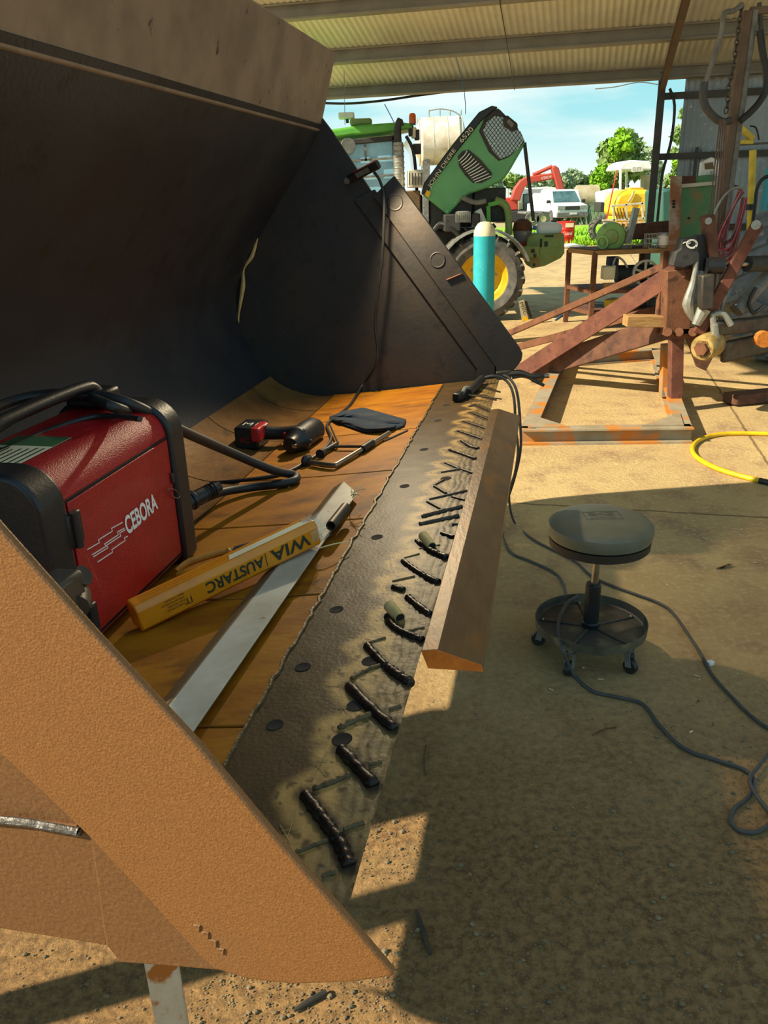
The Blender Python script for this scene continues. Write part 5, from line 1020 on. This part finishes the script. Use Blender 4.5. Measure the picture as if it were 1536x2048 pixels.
vp_ = [(916, 312), (925, 302), (938, 300), (960, 318), (984, 346), (982, 356), (964, 366), (946, 366), (930, 350), (918, 332)]
lab(MB().prism([tx(x, y, .238) for x, y in vp_], np.array([0, .03, 0])).build('side_vent', K['dark'], hn), 'dark side vent')
for k in range(11):
    t_ = k/10; x0, y0 = 918+t_*33, 316+t_*46; x1, y1 = 932+t_*50, 303+t_*50
    P0, P1 = (917+t_*32, 322+t_*43), (934+t_*48, 302+t_*50)
    MB().tube([tx(*P0, .228), tx((P0[0]+P1[0])/2+3, (P0[1]+P1[1])/2-1, .222), tx(*P1, .228)], .0062, 5, 3).build('vent_slat', K['vent'], hn)
td = nrm(tx(893, 322)-tx(860, 368))
lab(text('maker_lettering', 'JOHN DEERE', K['cream'], hn, tx(862, 378, .215), tx(906, 314, .215)-tx(862, 378, .215), tx(855, 372, .215)-tx(862, 378, .215), .06, width=.52, extr=.004), 'pale maker lettering')
lab(text('model_number', '6520', K['cream'], hn, tx(924, 286, .215), tx(945, 262, .215)-tx(924, 286, .215), tx(918, 281, .215)-tx(924, 286, .215), .055, width=.2, extr=.004), 'pale number')
lab(MB().prism([tx(x, y, .215) for x, y in ((849, 390), (854, 380), (862, 384), (857, 395))], np.array([0, .02, 0])).build('decal', K['jdyellow'], hn), 'yellow decal')
lab(MB().cyl(tx(1049, 285, .3), tx(1067, 442, .3), .022, n=10).build('prop_rod', K['dark'], tt), 'dark prop rod')
# cab
cabp = lambda x, y, d=0: tx(x, y, .45+d)
rfp = [(560, 276), (640, 262), (720, 250), (800, 244), (822, 247), (826, 256), (780, 264), (700, 272), (640, 282), (560, 296)]
lab(MB().prism([cabp(x, y) for x, y in rfp], np.array([.1, 1.35, .05])).build('cab_roof', K['jdlime'], tt, bev=.03, seg=3), 'sunny green cab roof')
for nm, a_, c_ in (('rear_pillar', (560, 290), (566, 470)), ('door_pillar', (684, 282), (690, 420)), ('front_pillar', (788, 272), (796, 400)), ('door_frame_top', (684, 286), (790, 276))):
    MB().bar(cabp(*a_), cabp(*c_), .06, .06).build(nm, K['dark'], tt, bev=.008)
for a_, c_ in (((560, 290), (566, 470)), ((788, 272), (796, 400))):
    MB().bar(cabp(*a_, 1.25), cabp(*c_, 1.25), .06, .06).build('far_pillar', K['dark'], tt, bev=.008)
lab(MB().prism([cabp(x, y, .03) for x, y in ((562, 292), (684, 284), (788, 276), (796, 400), (690, 420), (566, 470))], np.array([0, .012, 0])).build('side_glass', K['glass'], tt, sm=False), 'blue reflecting side glass')
MB().prism([cabp(x, y, 1.2) for x, y in ((562, 292), (684, 284), (788, 276), (796, 400), (690, 420), (566, 470))], np.array([0, .012, 0])).build('far_glass', K['glass'], tt, sm=False)
for a_, c_ in (((692, 322), (788, 316)), ((692, 356), (790, 350)), ((730, 288), (732, 322))):
    MB().bar(cabp(*a_, .0), cabp(*c_, .0), .025, .025).build('glass_bar', K['midgrey'], tt)
ws_ = [cabp(812, 280, .05), cabp(826, 300, .05), cabp(832, 350, .05), cabp(834, 395, .05)]
lab(MB().add(ws_+[p+np.array([0, 1.1, 0]) for p in ws_], [(0, 1, 5, 4), (1, 2, 6, 5), (2, 3, 7, 6)]).build('windscreen', K['glass'], tt), 'curved windscreen')
MB().tube([cabp(812, 272, .02), cabp(826, 300, .02), cabp(832, 350, .02), cabp(834, 395, .02)], .02, 8, 3).build('windscreen_edge', K['dark'], tt)
MB().obox(cabp(750, 470, .65), np.array([.62, 0, 0]), np.array([0, .55, 0]), ZZ*.5).build('cab_base', K['dark'], tt, bev=.04)
ex = MB().tube([tx(800, 400, .3), tx(798, 340, .3), tx(796, 285, .3)], .065, 14, 1).build('exhaust', K['silver'], tt)
for k in range(9): MB().lathe([(.064, -.012), (.072, 0), (.064, .012)], tx(796.5+k*.4, 292+k*11, .3), ZZ, 14, closed=True).build('exhaust_ring', K['silver'], ex)
lab(MB().tube([tx(796, 290, .3), tx(795, 262, .3), tx(799, 240, .3), tx(805, 252, .3)], [.05, .045, .035, .02], 12, 3).build('exhaust_tip', K['dark'], ex), 'black curved tip')
MB().cyl(cabp(825, 250, .3), cabp(825, 246, .3), .04, n=14).build('beacon_base', K['midgrey'], tt)
lab(MB().lathe([(0, 0), (.045, 0), (.043, .09), (.03, .115), (0, .12)], cabp(825, 247, .3), ZZ, 16).build('beacon', K['amber'], tt), 'orange warning beacon')
for k in range(3): MB().obox(cabp(822+k*6, 262+k*4, .1), np.array([.03, 0, 0]), np.array([0, .06, 0]), ZZ*.06).build('work_lamp', K['dark'] if k != 1 else K['cream'], tt, bev=.01)
MB().obox(cabp(834, 298, .1), np.array([.05, 0, 0]), np.array([0, .05, 0]), ZZ*.06).build('mirror_bracket', K['dark'], tt, bev=.012)
MB().cyl(cabp(797, 262, .1), cabp(769, 208, .1), .006, n=6).build('aerial', K['blue'], tt)
MB().cyl(cabp(690, 250, .5), cabp(688, 140, .5), .004, n=6).build('whip_aerial', K['midgrey'], tt)
lab(MB().obox(cabp(693, 232, .5), np.array([.10, 0, 0]), np.array([0, .09, 0]), ZZ*.035).build('receiver', K['white'], tt, bev=.012), 'white receiver box')
MB().cyl(cabp(695, 246, .5), cabp(694, 236, .5), .02, n=10).build('receiver_mast', K['dark'], tt)
lab(MB().obox(cabp(722, 245, .4), np.array([.14, 0, 0]), np.array([0, .12, 0]), ZZ*.04).build('roof_unit', K['wtg'], tt, bev=.03), 'grey green roof unit')
MB().lathe([(0, -.02), (.09, -.02), (.09, .02), (0, .02)], cabp(696, 292, -.08), (.3, -1, 0), 16).build('mirror', K['silver'], tt)
MB().obox(tx(830, 358, .3), np.array([.09, 0, 0]), np.array([0, .15, 0]), ZZ*.10).build('side_guard', K['alum'], tt, bev=.01)
for k in range(5): MB().bar(tx(819+k*6, 346, .13), tx(819+k*6, 370, .13), .012, .012).build('guard_slat', K['dark'], tt)
# front weights and the things piled on them
wg = [(1052, 492), (1056, 476), (1066, 469), (1126, 466), (1129, 470), (1129, 506), (1122, 516), (1090, 532), (1064, 537), (1059, 530)]
lab(MB().prism([tx(x, y, .35) for x, y in wg], np.array([.02, .5, 0])).build('front_weights', K['wtg'], tt, bev=.012), 'faded green weight block')
lab(MB().obox(tx(1059, 504, .28), np.array([.115, 0, 0]), np.array([0, .06, 0]), ZZ*.07).build('weight_bracket', K['wtg'], tt, bev=.015), 'faded green bracket')
for (x, y, w, h_) in ((1098, 472, .055, .012), (1082, 486, .012, .05), (1092, 488, .02, .03), (1066, 502, .02, .02), (1070, 512, .018, .02), (1068, 530, .015, .02)):
    MB().obox(tx(x, y, .345 if x > 1075 else .21), np.array([w, 0, 0]), np.array([0, .012, 0]), ZZ*h_).build('weight_slot', K['dark'], tt, bev=.004)
MB().bar(tx(1020, 490, .6), tx(1062, 496, .6), .3, .12).build('front_carrier', K['dark'], tt, bev=.01)
zt_ = tx(1090, 468, .5)[2]
pail = thing('dirty_pail', 'brown and white dirty pail wedged at the front of the green tractor', 'pail', tx(1044, 484, .6))
MB().lathe([(0, 0), (.095, 0), (.10, .02), (.125, .14), (0, .14)], tx(1044, 484, .6), ZZ, 24).build('pail_body', K['pot'], pail)
lab(MB().lathe([(.126, .14), (.13, .15), (.11, .24), (.06, .28), (0, .29)], tx(1044, 484, .6), ZZ, 24).build('pail_lid', K['rust'], pail), 'brown muddy top')
jg = thing('white_jug', 'white plastic jug lying on top of the green tractor weights', 'jug', tx(1096, 466, .5))
jc = tx(1097, 459, .55)
MB().tube([jc+np.array([-.15, 0, 0]), jc+np.array([-.1, 0, .005]), jc+np.array([.1, 0, .0]), jc+np.array([.16, 0, -.01])], [.05, .088, .085, .06], 16, 4).build('jug_body', K['jug'], jg)
lab(MB().cyl(jc+np.array([-.16, 0, .02]), jc+np.array([-.20, 0, .03]), .025, n=12).build('jug_cap', K['blue'], jg), 'blue cap')
tag(MB().lathe([(.06, 0), (.03, .06), (.012, .08), (.012, .14), (.008, .14), (.008, .08), (.026, .06), (.055, 0)], tx(1044, 486, .38), (.2, 0, -1), 16, closed=True).build('red_funnel', K['redp']), 'red plastic funnel at the front of the green tractor', 'funnel')
# cylinder, chock
YC = 8.7; cyb = yp(965, 700, YC)*s0; ztop = yp(965, 443, YC)[2]; rC = .112
gc = thing('gas_cylinder', 'tall teal gas cylinder with a cream shoulder standing behind the bucket side plate', 'gas cylinder', cyb)
MB().lathe([(0, 0), (rC*.97, 0), (rC, .02), (rC, ztop-.14), (0, ztop-.14)], cyb, ZZ, 32).build('cylinder_body', K['teal'], gc)
lab(MB().lathe([(rC, ztop-.14), (rC*.98, ztop-.10), (rC*.85, ztop-.055), (rC*.62, ztop-.02), (rC*.4, ztop-.005), (0, ztop)], cyb, ZZ, 32).build('shoulder', K['cream'], gc), 'cream shoulder')
YK = 10.0; ck = thing('wheel_chock', 'yellow painted sign board leaning beside the green tractor front wheel', 'board', yp(1047, 640, YK)*s0)
q_ = [yp(1037, 603, YK), yp(1048, 600, YK), yp(1057, 640, YK), yp(1044, 644, YK)]
MB().prism(q_, np.array([.01, .03, 0])).build('board', K['hay'], ck, sm=False)
lab(MB().prism([yp(1046, 634, YK-.004), yp(1055, 633, YK-.004), yp(1057, 640, YK-.004), yp(1045, 643, YK-.004)], np.array([0, .003, 0])).build('yellow_band', K['jdyellow'], ck, sm=False), 'yellow band')
text('board_letters', 'MEC', K['ink'], ck, yp(1039, 606, YK-.006), yp(1049, 632, YK)-yp(1039, 606, YK), yp(1048, 604, YK)-yp(1040, 606, YK), .045, width=.16, extr=.001)
MB().bar(yp(1062, 636, YK+.05), yp(1051, 602, YK+.05), .03, .03).build('prop', K['dark'], ck)

# ------------------------------------------------------------------ the yard beyond
def F(x, y, Y): return yp(x, y, Y)
YK2 = 30; tk = thing('storage_tank', 'large white rust stained cylindrical tank behind the green tractor', 'tank', F(880, 400, YK2)*s0)
c0 = F(838, 284, YK2); c1 = F(922, 280, YK2); rT = abs(F(880, 235, YK2)[2]-F(880, 332, YK2)[2])/2
MB().lathe([(0, -.15), (rT*.6, -.1), (rT, .1), (rT, np.linalg.norm(c1-c0)-.1), (rT*.6, np.linalg.norm(c1-c0)+.1), (0, np.linalg.norm(c1-c0)+.15)], c0, c1-c0, 40).build('tank_shell', K['chalky'], tk)
for t_ in (.0, .33, .66, 1): MB().lathe([(rT*1.0, -.02), (rT*1.012, 0), (rT, .02)], c0+(c1-c0)*t_, c1-c0, 40, closed=True).build('tank_band', K['alum'], tk)
for t_ in (.15, .85):
    P = c0+(c1-c0)*t_; MB().obox(np.array([P[0], P[1], (P[2]-rT*.8)/2]), np.array([.12, 0, 0]), np.array([0, rT*.7, 0]), ZZ*(P[2]-rT*.8)/2).build('support', K['midgrey'], tk)
rl = MB(); zt2 = c0[2]+rT
for x in (858, 880, 900, 922): P = F(x, 238, YK2); rl.cyl(P, P+ZZ*.28, .02, n=6)
rl.tube([F(858, 222, YK2), F(880, 218, YK2), F(905, 222, YK2), F(922, 232, YK2)], .02, 6, 3)
MB.build(rl, 'walkway_rail', K['silver'], tk)
lab(MB().prism([F(916, 270, YK2), F(924, 235, YK2), F(932, 262, YK2), F(928, 290, YK2)], np.array([0, .3, 0])).build('end_panel', K['silver'], tk), 'grey end panel')
# excavator
YE = 48; exv = thing('excavator', 'red excavator with its boom arched high in the yard', 'excavator', F(1020, 440, YE)*s0)
def bx(name, pts, th_, m_, parent, Y, lab_=None, bev=.05):
    o = MB().prism([F(x, y, Y) for x, y in pts], np.array([0, th_, 0])).build(name, m_, parent, bev=bev); 
    return lab(o, lab_) if lab_ else o
bm_ = bx('boom', [(1022, 400), (1030, 376), (1042, 360), (1056, 353), (1104, 346), (1112, 352), (1108, 358), (1062, 366), (1050, 374), (1044, 388), (1040, 402)], .6, K['exc'], exv, YE)
bx('stick', [(1104, 336), (1110, 330), (1118, 336), (1126, 365), (1134, 396), (1128, 400), (1120, 392), (1112, 366)], .5, K['exc'], exv, YE-.1)
lab(MB().cyl(F(1066, 350, YE+.2), F(1104, 333, YE+.2), .10, n=8).build('boom_cylinder', K['exc'], exv), 'dull red ram')
bx('bucket_link', [(1126, 378), (1136, 396), (1142, 398), (1132, 376)], .3, K['dark'], exv, YE+.1)
bx('house', [(995, 396), (1036, 395), (1036, 420), (995, 424)], 2.6, K['exc'], exv, YE+.2)
bx('tracks', [(992, 424), (1052, 420), (1052, 443), (992, 446)], 3.0, K['dark'], exv, YE)
bx('cab', [(1046, 388), (1060, 386), (1060, 418), (1046, 420)], 1.4, K['wglass'], exv, YE+.6, 'dark cab')
text('boom_lettering', 'HITACHI', K['white'], bm_, F(1082, 359.5, YE-.08), F(1101, 356, YE)-F(1082, 359.5, YE), ZZ, .14, width=.56, extr=.02)
# utility truck
def vehicle(name, label, cat, P, scale, yaw, mcol, kind):
    o = thing(name, label, cat, P); cx, sx = math.cos(yaw), math.sin(yaw)
    X = np.array([cx, sx, 0])*scale; Y = np.array([-sx, cx, 0])*scale; Z = ZZ*scale; P = np.asarray(P, float)
    def L(x, y, z): return P+X*x+Y*y+Z*z        # x across (front view), y backwards, z up
    pr_ = [(0, .35), (0, .95), (.9, 1.08), (1.5, 1.72), (2.6, 1.76), (3.2, 1.1), (5.0, 1.05), (5.0, .4)]
    MB().prism([L(-.86, y, z) for y, z in pr_], X*1.72).build('body', mcol, o, bev=.06*scale, seg=3)
    lab(MB().prism([L(-.72, .92, 1.12), L(.72, .92, 1.12), L(.62, 1.44, 1.64), L(-.62, 1.44, 1.64)], -Y*.03+Z*.02).build('windscreen', K['wglass'], o), 'dark windscreen')
    MB().prism([L(-.4, -.02, .72), L(.4, -.02, .72), L(.4, -.02, .92), L(-.4, -.02, .92)], -Y*.02).build('grille', K['dark'], o)
    for s_ in (-1, 1):
        MB().prism([L(s_*.62-.18, -.02, .74), L(s_*.62+.18, -.02, .74), L(s_*.62+.18, .0, .94), L(s_*.62-.18, .0, .94)], -Y*.02).build('headlamp', K['silver'], o)
        MB().obox(L(s_*.98, 1.0, 1.15), X*.10, Y*.05, Z*.08).build('mirror', K['dark'], o, bev=.02)
        for yy in (.85, 3.9): MB().lathe([(0, -.12*scale), (.36*scale, -.12*scale), (.38*scale, 0), (.36*scale, .12*scale), (0, .12*scale)], L(s_*.76, yy, .38), X, 24).build('wheel', K['tyre'], o)
    MB().obox(L(0, -.08, .5), X*.86, Y*.08, Z*.12).build('bumper', K['midgrey'], o, bev=.03)
    MB().prism([L(-.2, -.17, .5), L(.2, -.17, .5), L(.2, -.17, .6), L(-.2, -.17, .6)], -Y*.01).build('number_plate', K['white'], o)
    return o
UT = gp(1143, 449)
vehicle('utility_truck', 'white utility truck facing the shed beyond the red drum', 'car', UT, .93, math.radians(8), K['wht2'], 'ute')
# red drum
DR = gp(1130, 489); rd = thing('red_drum', 'red oil drum standing upright at the edge of the concrete', 'drum', DR)
hD = yp(1130, 442, DR[1])[2]; rD = (yp(1147, 465, DR[1])[0]-yp(1113, 465, DR[1])[0])/2
MB().lathe([(0, 0), (rD, 0), (rD*1.02, .02), (rD, .04), (rD, hD*.33), (rD*1.03, hD*.35), (rD, hD*.37), (rD, hD*.64), (rD*1.03, hD*.66), (rD, hD*.68), (rD, hD-.03), (rD*1.03, hD-.01), (rD*.97, hD-.02), (0, hD-.03)], DR, ZZ, 32).build('drum_body', K['drumr'], rd)
text('drum_lettering', 'Castrol', K['white'], rd, DR+np.array([-rD*.5, -rD*1.06, hD*.42]), (1, 0, 0), (0, 0, 1), .1, width=rD*1.0, extr=.004)
lab(MB().obox(DR+np.array([.05, -rD*.98, hD*.83]), np.array([.12, 0, 0]), np.array([0, .02, 0]), ZZ*.06).build('drum_label', K['cream'], rd), 'pale label')
for k, (x, y, l_) in enumerate(((1140, 492, 'pale crumpled bag on the ground left of the grass'), (1155, 495, 'grey flattened sheet on the ground beside the grass'))):
    tag(MB().ball(gp(x, y, .06), .25, (1.2, .6, .3), 10, 6).build('litter_bag' if k == 0 else 'crumpled_sheet', K['white'] if k == 0 else K['midgrey']), l_, 'litter')
# box truck, tanks, trailers
bt2 = thing('box_truck', 'white box truck with flat sides parked behind the excavator stick', 'truck', F(1110, 440, 52)*s0)
bx('box_body', [(1084, 386), (1130, 385), (1130, 428), (1084, 428)], 3, K['wht2'], bt2, 52)
bx('truck_cab', [(1072, 390), (1084, 389), (1084, 428), (1072, 428)], 2.4, K['wht2'], bt2, 52.2)
bx('chassis', [(1070, 428), (1132, 428), (1132, 433), (1070, 433)], 2.4, K['dark'], bt2, 52.1)
for x in (1085, 1118): MB().lathe([(0, -.15), (.5, -.15), (.5, .15), (0, .15)], F(x, 431, 51.8), (0, 1, 0), 20).build('wheel', K['tyre'], bt2)
ft = thing('flatbed_trailer', 'old flatbed trailer with big wheels parked left of the white box truck', 'trailer', F(1070, 440, 40)*s0)
bx('bed', [(1050, 424), (1100, 423), (1100, 428), (1050, 429)], 2.2, K['midgrey'], ft, 40)
for x in (1064, 1086): 
    wl_ = MB().lathe([(.12, -.12), (.31, -.12), (.33, 0), (.31, .12), (.12, .12)], F(x, 438, 39.8), (0, 1, 0), 24, closed=True).build('wheel', K['tyre'], ft)
    lab(MB().lathe([(0, -.1), (.14, -.13), (.14, .1), (0, .1)], F(x, 438, 39.8), (0, 1, 0), 16).build('wheel_rim', K['hay'], wl_), 'cream rim')
sl = thing('silver_tanker', 'silver grey tanker body showing behind the excavator boom', 'tank', F(1065, 430, 60)*s0)
MB().cyl(F(1040, 398, 60), F(1085, 398, 60), .65, n=24).build('tank_shell', K['silver'], sl)
bx('cradle', [(1040, 410), (1085, 410), (1085, 433), (1040, 434)], 1.0, K['midgrey'], sl, 60)
tag(bx('blue_tank', [(1137, 385), (1152, 384), (1152, 408), (1137, 408)], 1.2, K['btank'], None, 50), 'square blue tank showing above the white utility truck', 'tank')
hb = thing('hay_roll', 'long tan roll of weathered tank lying right of the white utility truck', 'tank', F(1172, 440, 50)*s0)
MB().cyl(F(1152, 397, 50), F(1194, 396, 50), .72, n=28).build('roll', K['hay'], hb); bx('bearers', [(1154, 410), (1192, 409), (1192, 444), (1154, 446)], 1.0, K['dark'], hb, 50.3)
tag(bx('white_shed', [(1062, 376), (1095, 373), (1120, 376), (1120, 422), (1062, 424)], 3, K['wht2'], None, 75), 'low white shed roof far behind the excavator boom', 'shed')
for k, (x, y, w, h_, m_, n_, l_) in enumerate(((985, 388, 22, 20, 'rustred', 'red_machine', 'dull red farm machine far left of the excavator'), (1010, 384, 16, 14, 'wht2', 'white_van', 'small white van far behind the excavator house'))):
    tag(bx(n_, [(x-w/2, y-h_/2), (x+w/2, y-h_/2), (x+w/2, 433), (x-w/2, 433.6)], 2, K[m_], None, 62), l_, 'vehicle' if k else 'machine')
# canopy tractor with yellow sprayer
YS2 = 24
sp = thing('canopy_tractor', 'old tractor with white canopy roof standing behind the yellow sprayer tank', 'tractor', F(1265, 470, YS2+2.5)*s0)
Y3 = YS2+2.5
bx('canopy_roof', [(1238, 340), (1246, 326), (1262, 320), (1300, 322), (1306, 334), (1306, 340)], 1.6, K['wht2'], sp, Y3, 'white canopy roof', .04)
for x in (1240, 1252, 1304): bx('canopy_post', [(x, 336), (x+4, 336), (x+3, 400), (x-1, 400)], .08, K['wht2'], sp, Y3 if x != 1252 else Y3+1.4, None, .01)
bx('number_board', [(1264, 334), (1286, 333), (1286, 343), (1264, 344)], .05, K['white'], sp, Y3-.1, 'white number board', .005)
text('board_letters', 'C21 BTR', K['ink'], sp, F(1265, 342, Y3-.14), (1, 0, 0), (0, 0, 1), .10, width=.26, extr=.002)
bx('bonnet', [(1204, 384), (1238, 376), (1240, 402), (1206, 410)], .9, K['wht2'], sp, Y3+.3, 'white bonnet', .04)
bx('chassis', [(1200, 404), (1300, 398), (1300, 420), (1200, 424)], .8, K['dark'], sp, Y3+.3, None, .03)
bx('seat', [(1290, 350), (1303, 348), (1303, 392), (1290, 394)], .5, K['hay'], sp, Y3+.5, None, .03)
for x, r_ in ((1206, .40), (1290, .62)): tyre('wheel', F(x, 426 if r_ < .5 else 416, Y3)*s0+ZZ*(r_-.02), r_, .3, np.array([0, 1., 0]), K['tyre'], sp, lug=16)
ys = thing('yellow_sprayer', 'yellow sprayer tank on a yellow boom frame at the edge of the grass', 'sprayer', F(1268, 480, YS2)*s0)
bx('tank', [(1226, 432), (1228, 404), (1238, 386), (1256, 379), (1290, 379), (1310, 382), (1312, 430)], 1.1, K['ytank'], ys, YS2, None, .12)
bx('filler_lid', [(1258, 380), (1262, 375), (1286, 375), (1290, 380)], .5, mat('sprayer_orange', 'E09A18'), ys, YS2+.3, 'orange lid', .02)
MB().tube([F(1268, 382, YS2-.05), F(1262, 396, YS2-.05), F(1256, 404, YS2-.05)], .03, 8, 3).build('hose_guide', K['hay'], ys)
bx('lower_tank', [(1230, 432), (1310, 430), (1310, 442), (1232, 444)], .9, K['ytank'], ys, YS2+.1, None, .03)
fm_ = [((1222, 412), (1312, 404)), ((1204, 441), (1312, 436)), ((1226, 412), (1228, 442)), ((1252, 408), (1254, 440)), ((1284, 405), (1286, 438)), ((1206, 447), (1312, 444))]
for a_, c_ in fm_: MB().bar(F(*a_, YS2-.2), F(*c_, YS2-.2), .05, .05).build('boom_rail', K['alum'], ys, bev=.004)
for k in range(9): MB().bar(F(1222+k*10, 444, YS2-.22), F(1222+k*10, 453, YS2-.22), .09, .03, (1, 0, 0)).build('nozzle_block', mat('nozzle_orange', 'E88A10') if k == 0 else bpy.data.materials['nozzle_orange'], ys)
for k in range(4): MB().bar(F(1228+k*6, 416, YS2-.22), F(1234+k*6, 438, YS2-.22), .02, .02).build('brace', K['dark'], ys)
for s_ in (1238, 1296): tyre('wheel', F(s_, 455, YS2+.4)*s0+ZZ*.32, .32, .18, np.array([1., 0, 0]), K['tyre'], ys, lug=12)
tag(MB().cyl(F(1213, 440, YS2), F(1234, 340, YS2), .018, n=6).build('red_pole', K['drumr']), 'thin red pole leaning left of the yellow sprayer', 'pole')
tag(bx('water_tank', [(1322, 380), (1345, 376), (1345, 546), (1322, 547)], 1.0, mat('green_tank', '2E5A4C'), None, 16), 'dark green water tank showing between the column and the rust sheet', 'tank')

# ------------------------------------------------------------------ trees
def tree(name, label, px, pytop, pybase, pxw, Y, mt, seed, n=2600, leaf=.5, trunk=True, group=None, lumps=9):
    r_ = np.random.default_rng(seed); top = F(px, pytop, Y); base = F(px, pybase, Y); hw = abs(F(px+pxw/2, pybase, Y)[0]-base[0])
    gz = -.02; H_ = top[2]-gz; P = np.array([base[0], base[1], gz])
    o = thing(name, label, 'tree', P, group); b = MB(); cz0 = max(base[2], .3)
    cen = [(P[0]+r_.uniform(-.62, .62)*hw, P[1]+r_.uniform(-.6, .6)*hw, cz0+(top[2]-cz0)*r_.uniform(.12, .8)) for _ in range(lumps)]+[(P[0], P[1], top[2]-hw*.4)]
    rad = [hw*r_.uniform(.34, .55) for _ in cen]; vs, fs = [], []
    for i in range(n):
        k = r_.integers(len(cen)); d = r_.normal(size=3); d /= np.linalg.norm(d); c = np.array(cen[k])+d*rad[k]*r_.uniform(.65, 1.0)*np.array([1, 1, .8])
        if c[2] > top[2]: c[2] = top[2]-r_.random()*.3
        a_ = r_.normal(size=3); a_ /= np.linalg.norm(a_); q = np.cross(a_, d); q /= np.linalg.norm(q)+1e-9; L_ = leaf*r_.uniform(.5, 1.1)
        m0 = len(vs); vs += [c-a_*L_, c+q*L_*.6, c+a_*L_, c-q*L_*.6]; fs.append((m0, m0+1, m0+2, m0+3))
    b.add(vs, fs); b.build('crown', mt, o, recalc=False, sm=False)
    t_ = MB().tube([P, P+ZZ*(H_*.35)+np.array([.1, 0, 0]), P+ZZ*H_*.75], [max(.15, hw*.10), max(.12, hw*.08), .05], 8, 3)
    for k in range(4): t_.tube([P+ZZ*H_*.3, np.array(cen[k])], [max(.08, hw*.05), .03], 6, 1)
    t_.build('trunk', K['bark'], o)
    return o
TALL = tree('tall_tree', 'tall leafy tree with sunlit yellow green top rising behind the canopy tractor', 1240, 255, 400, 92, 62, K['leafm'], 1, 5200, .34, lumps=15)
tree('bright_tree', 'bright yellow green tree crown at the foot of the tall tree', 1201, 330, 402, 50, 56, K['leafb'], 2, 2600, .26)
tt2 = tree('bright_tree', 'x', 1238, 256, 330, 46, 61, K['leafb'], 12, 700, .3)
for ch in list(tt2.children):
    if ch.name.startswith('crown'):
        ch.parent = TALL; ch.location = tt2.location-TALL.location; ch['label'] = 'sunlit yellow green top of the crown'
    else: bpy.data.objects.remove(ch)
bpy.data.objects.remove(tt2)
tree('gum_tree', 'grey green gum tree right of the tall tree, partly behind the column', 1290, 292, 390, 56, 70, K['leafd'], 3, 2600, .28)
tree('near_tree', 'sunlit tree seen through the gap between the column and the wall', 1350, 215, 440, 50, 30, K['leafm'], 4, 2600, .14)
tree('near_tree', 'bright low bush seen between the column and the wall', 1345, 318, 420, 36, 26, K['leafb'], 14, 1500, .1)
for k, (x, yt, w, m_) in enumerate(((985, 352, 60, 'leafd'), (1030, 350, 50, 'leafm'), (1070, 352, 60, 'leafd'), (1112, 346, 54, 'leafd'), (1140, 338, 46, 'leafd'), (1165, 350, 50, 'leafm'), (1185, 345, 40, 'leafd'), (1330, 350, 60, 'leafd'), (940, 356, 60, 'leafm'))):
    tree('far_tree', ['dull green tree at the far left of the distant tree line', 'tree behind the excavator boom foot in the distant tree line', 'dull tree above the white shed in the distant tree line', 'tree behind the excavator stick in the distant tree line', 'dark rounded tree just right of the excavator stick', 'mid green tree above the blue tank', 'dull tree left of the bright yellow green tree', 'dull tree hidden behind the column', 'tree behind the bonnet tip of the green tractor'][k], x, yt, 392, w, 95, K[m_], 20+k, 1300, .5, group='distant tree line')
wd = MB(); P = gp(1196, 446)
for k in range(900):
    c = P+np.array([rng.normal(0, .9), rng.normal(0, .5), 0]); h_ = rng.uniform(.3, 1.25)*max(.2, 1-abs(c[0]-P[0])/2.4); wd.add([c+np.array([-.05, 0, 0]), c+np.array([.05, 0, 0]), c+np.array([rng.normal(0, .15), 0, h_])], [(0, 1, 2)])
tag(wd.build('weeds', K['leafd'], recalc=False, sm=False), 'tall grey green weeds right of the white utility truck', 'weeds', kind='stuff')
# fittings under the roof
tag(MB().tube([RF(-3.9, .0, -.15), RF(-3.4, .0, -.19), RF(-2.9, .0, -.18), RF(-2.4, .0, -.14), RF(-2.0, .02, -.12)], .016, 8, 5).build('sagging_cable', K['rubber']), 'black cable sagging along the lower roof edge', 'cable')
tag(MB().tube([RF(-1.72, .9, -.03), RF(-1.72, .06, -.16), RF(-1.70, .02, -.42)], .005, 6, 2).build('hanging_wire', K['blue']), 'thin wire dangling from the roof edge above the tractor bonnet', 'wire')
tag(MB().tube([RF(.8, .05, -.2), RF(.55, .04, -.15), RF(.25, .04, -.19), RF(0, .04, -.2)], .006, 6, 4).build('pale_wire', K['white']), 'pale wire looped along the roof edge beside the column', 'wire')
tag(MB().tube([RF(-1.0, 3.6, -.01), RF(-1.02, 2.42, -.18), RF(-1.03, 1.22, -.18), RF(-1.05, .06, -.16)], .005, 6, 1).build('roof_wire', K['rubber']), 'straight thin wire running across the purlins', 'wire')
tag(MB().tube([SQ*(QC+.2)+SS*(EAVE_F-.1)+ZZ*z_+SQ*dx for z_, dx in ((2.7, -.05), (2.5, .03), (2.1, .03), (1.7, -.04), (1.3, -.05), (.9, -.05))], .018, 8, 4).build('column_cable', K['rubber']), 'black cable hanging down beside the shed column', 'cable')

wc_ = MB()
for k in range(48):
    q = gp(rng.uniform(1040, 1530), rng.uniform(900, 1180), .004) if k < 36 else gp(rng.uniform(1100, 1530), rng.uniform(1180, 1500), .004); a_ = rng.uniform(0, 3.14); d_ = np.array([math.cos(a_), math.sin(a_), 0]); l_ = rng.uniform(.002, .010)
    wc_.obox(q, d_*l_, np.array([-d_[1], d_[0], .2])*l_*.25, ZZ*.0012)
tag(wc_.build('wood_chips', K['raffia'], recalc=False, sm=False), 'pale flakes and chips scattered on the concrete around the stool', 'chips', kind='stuff')
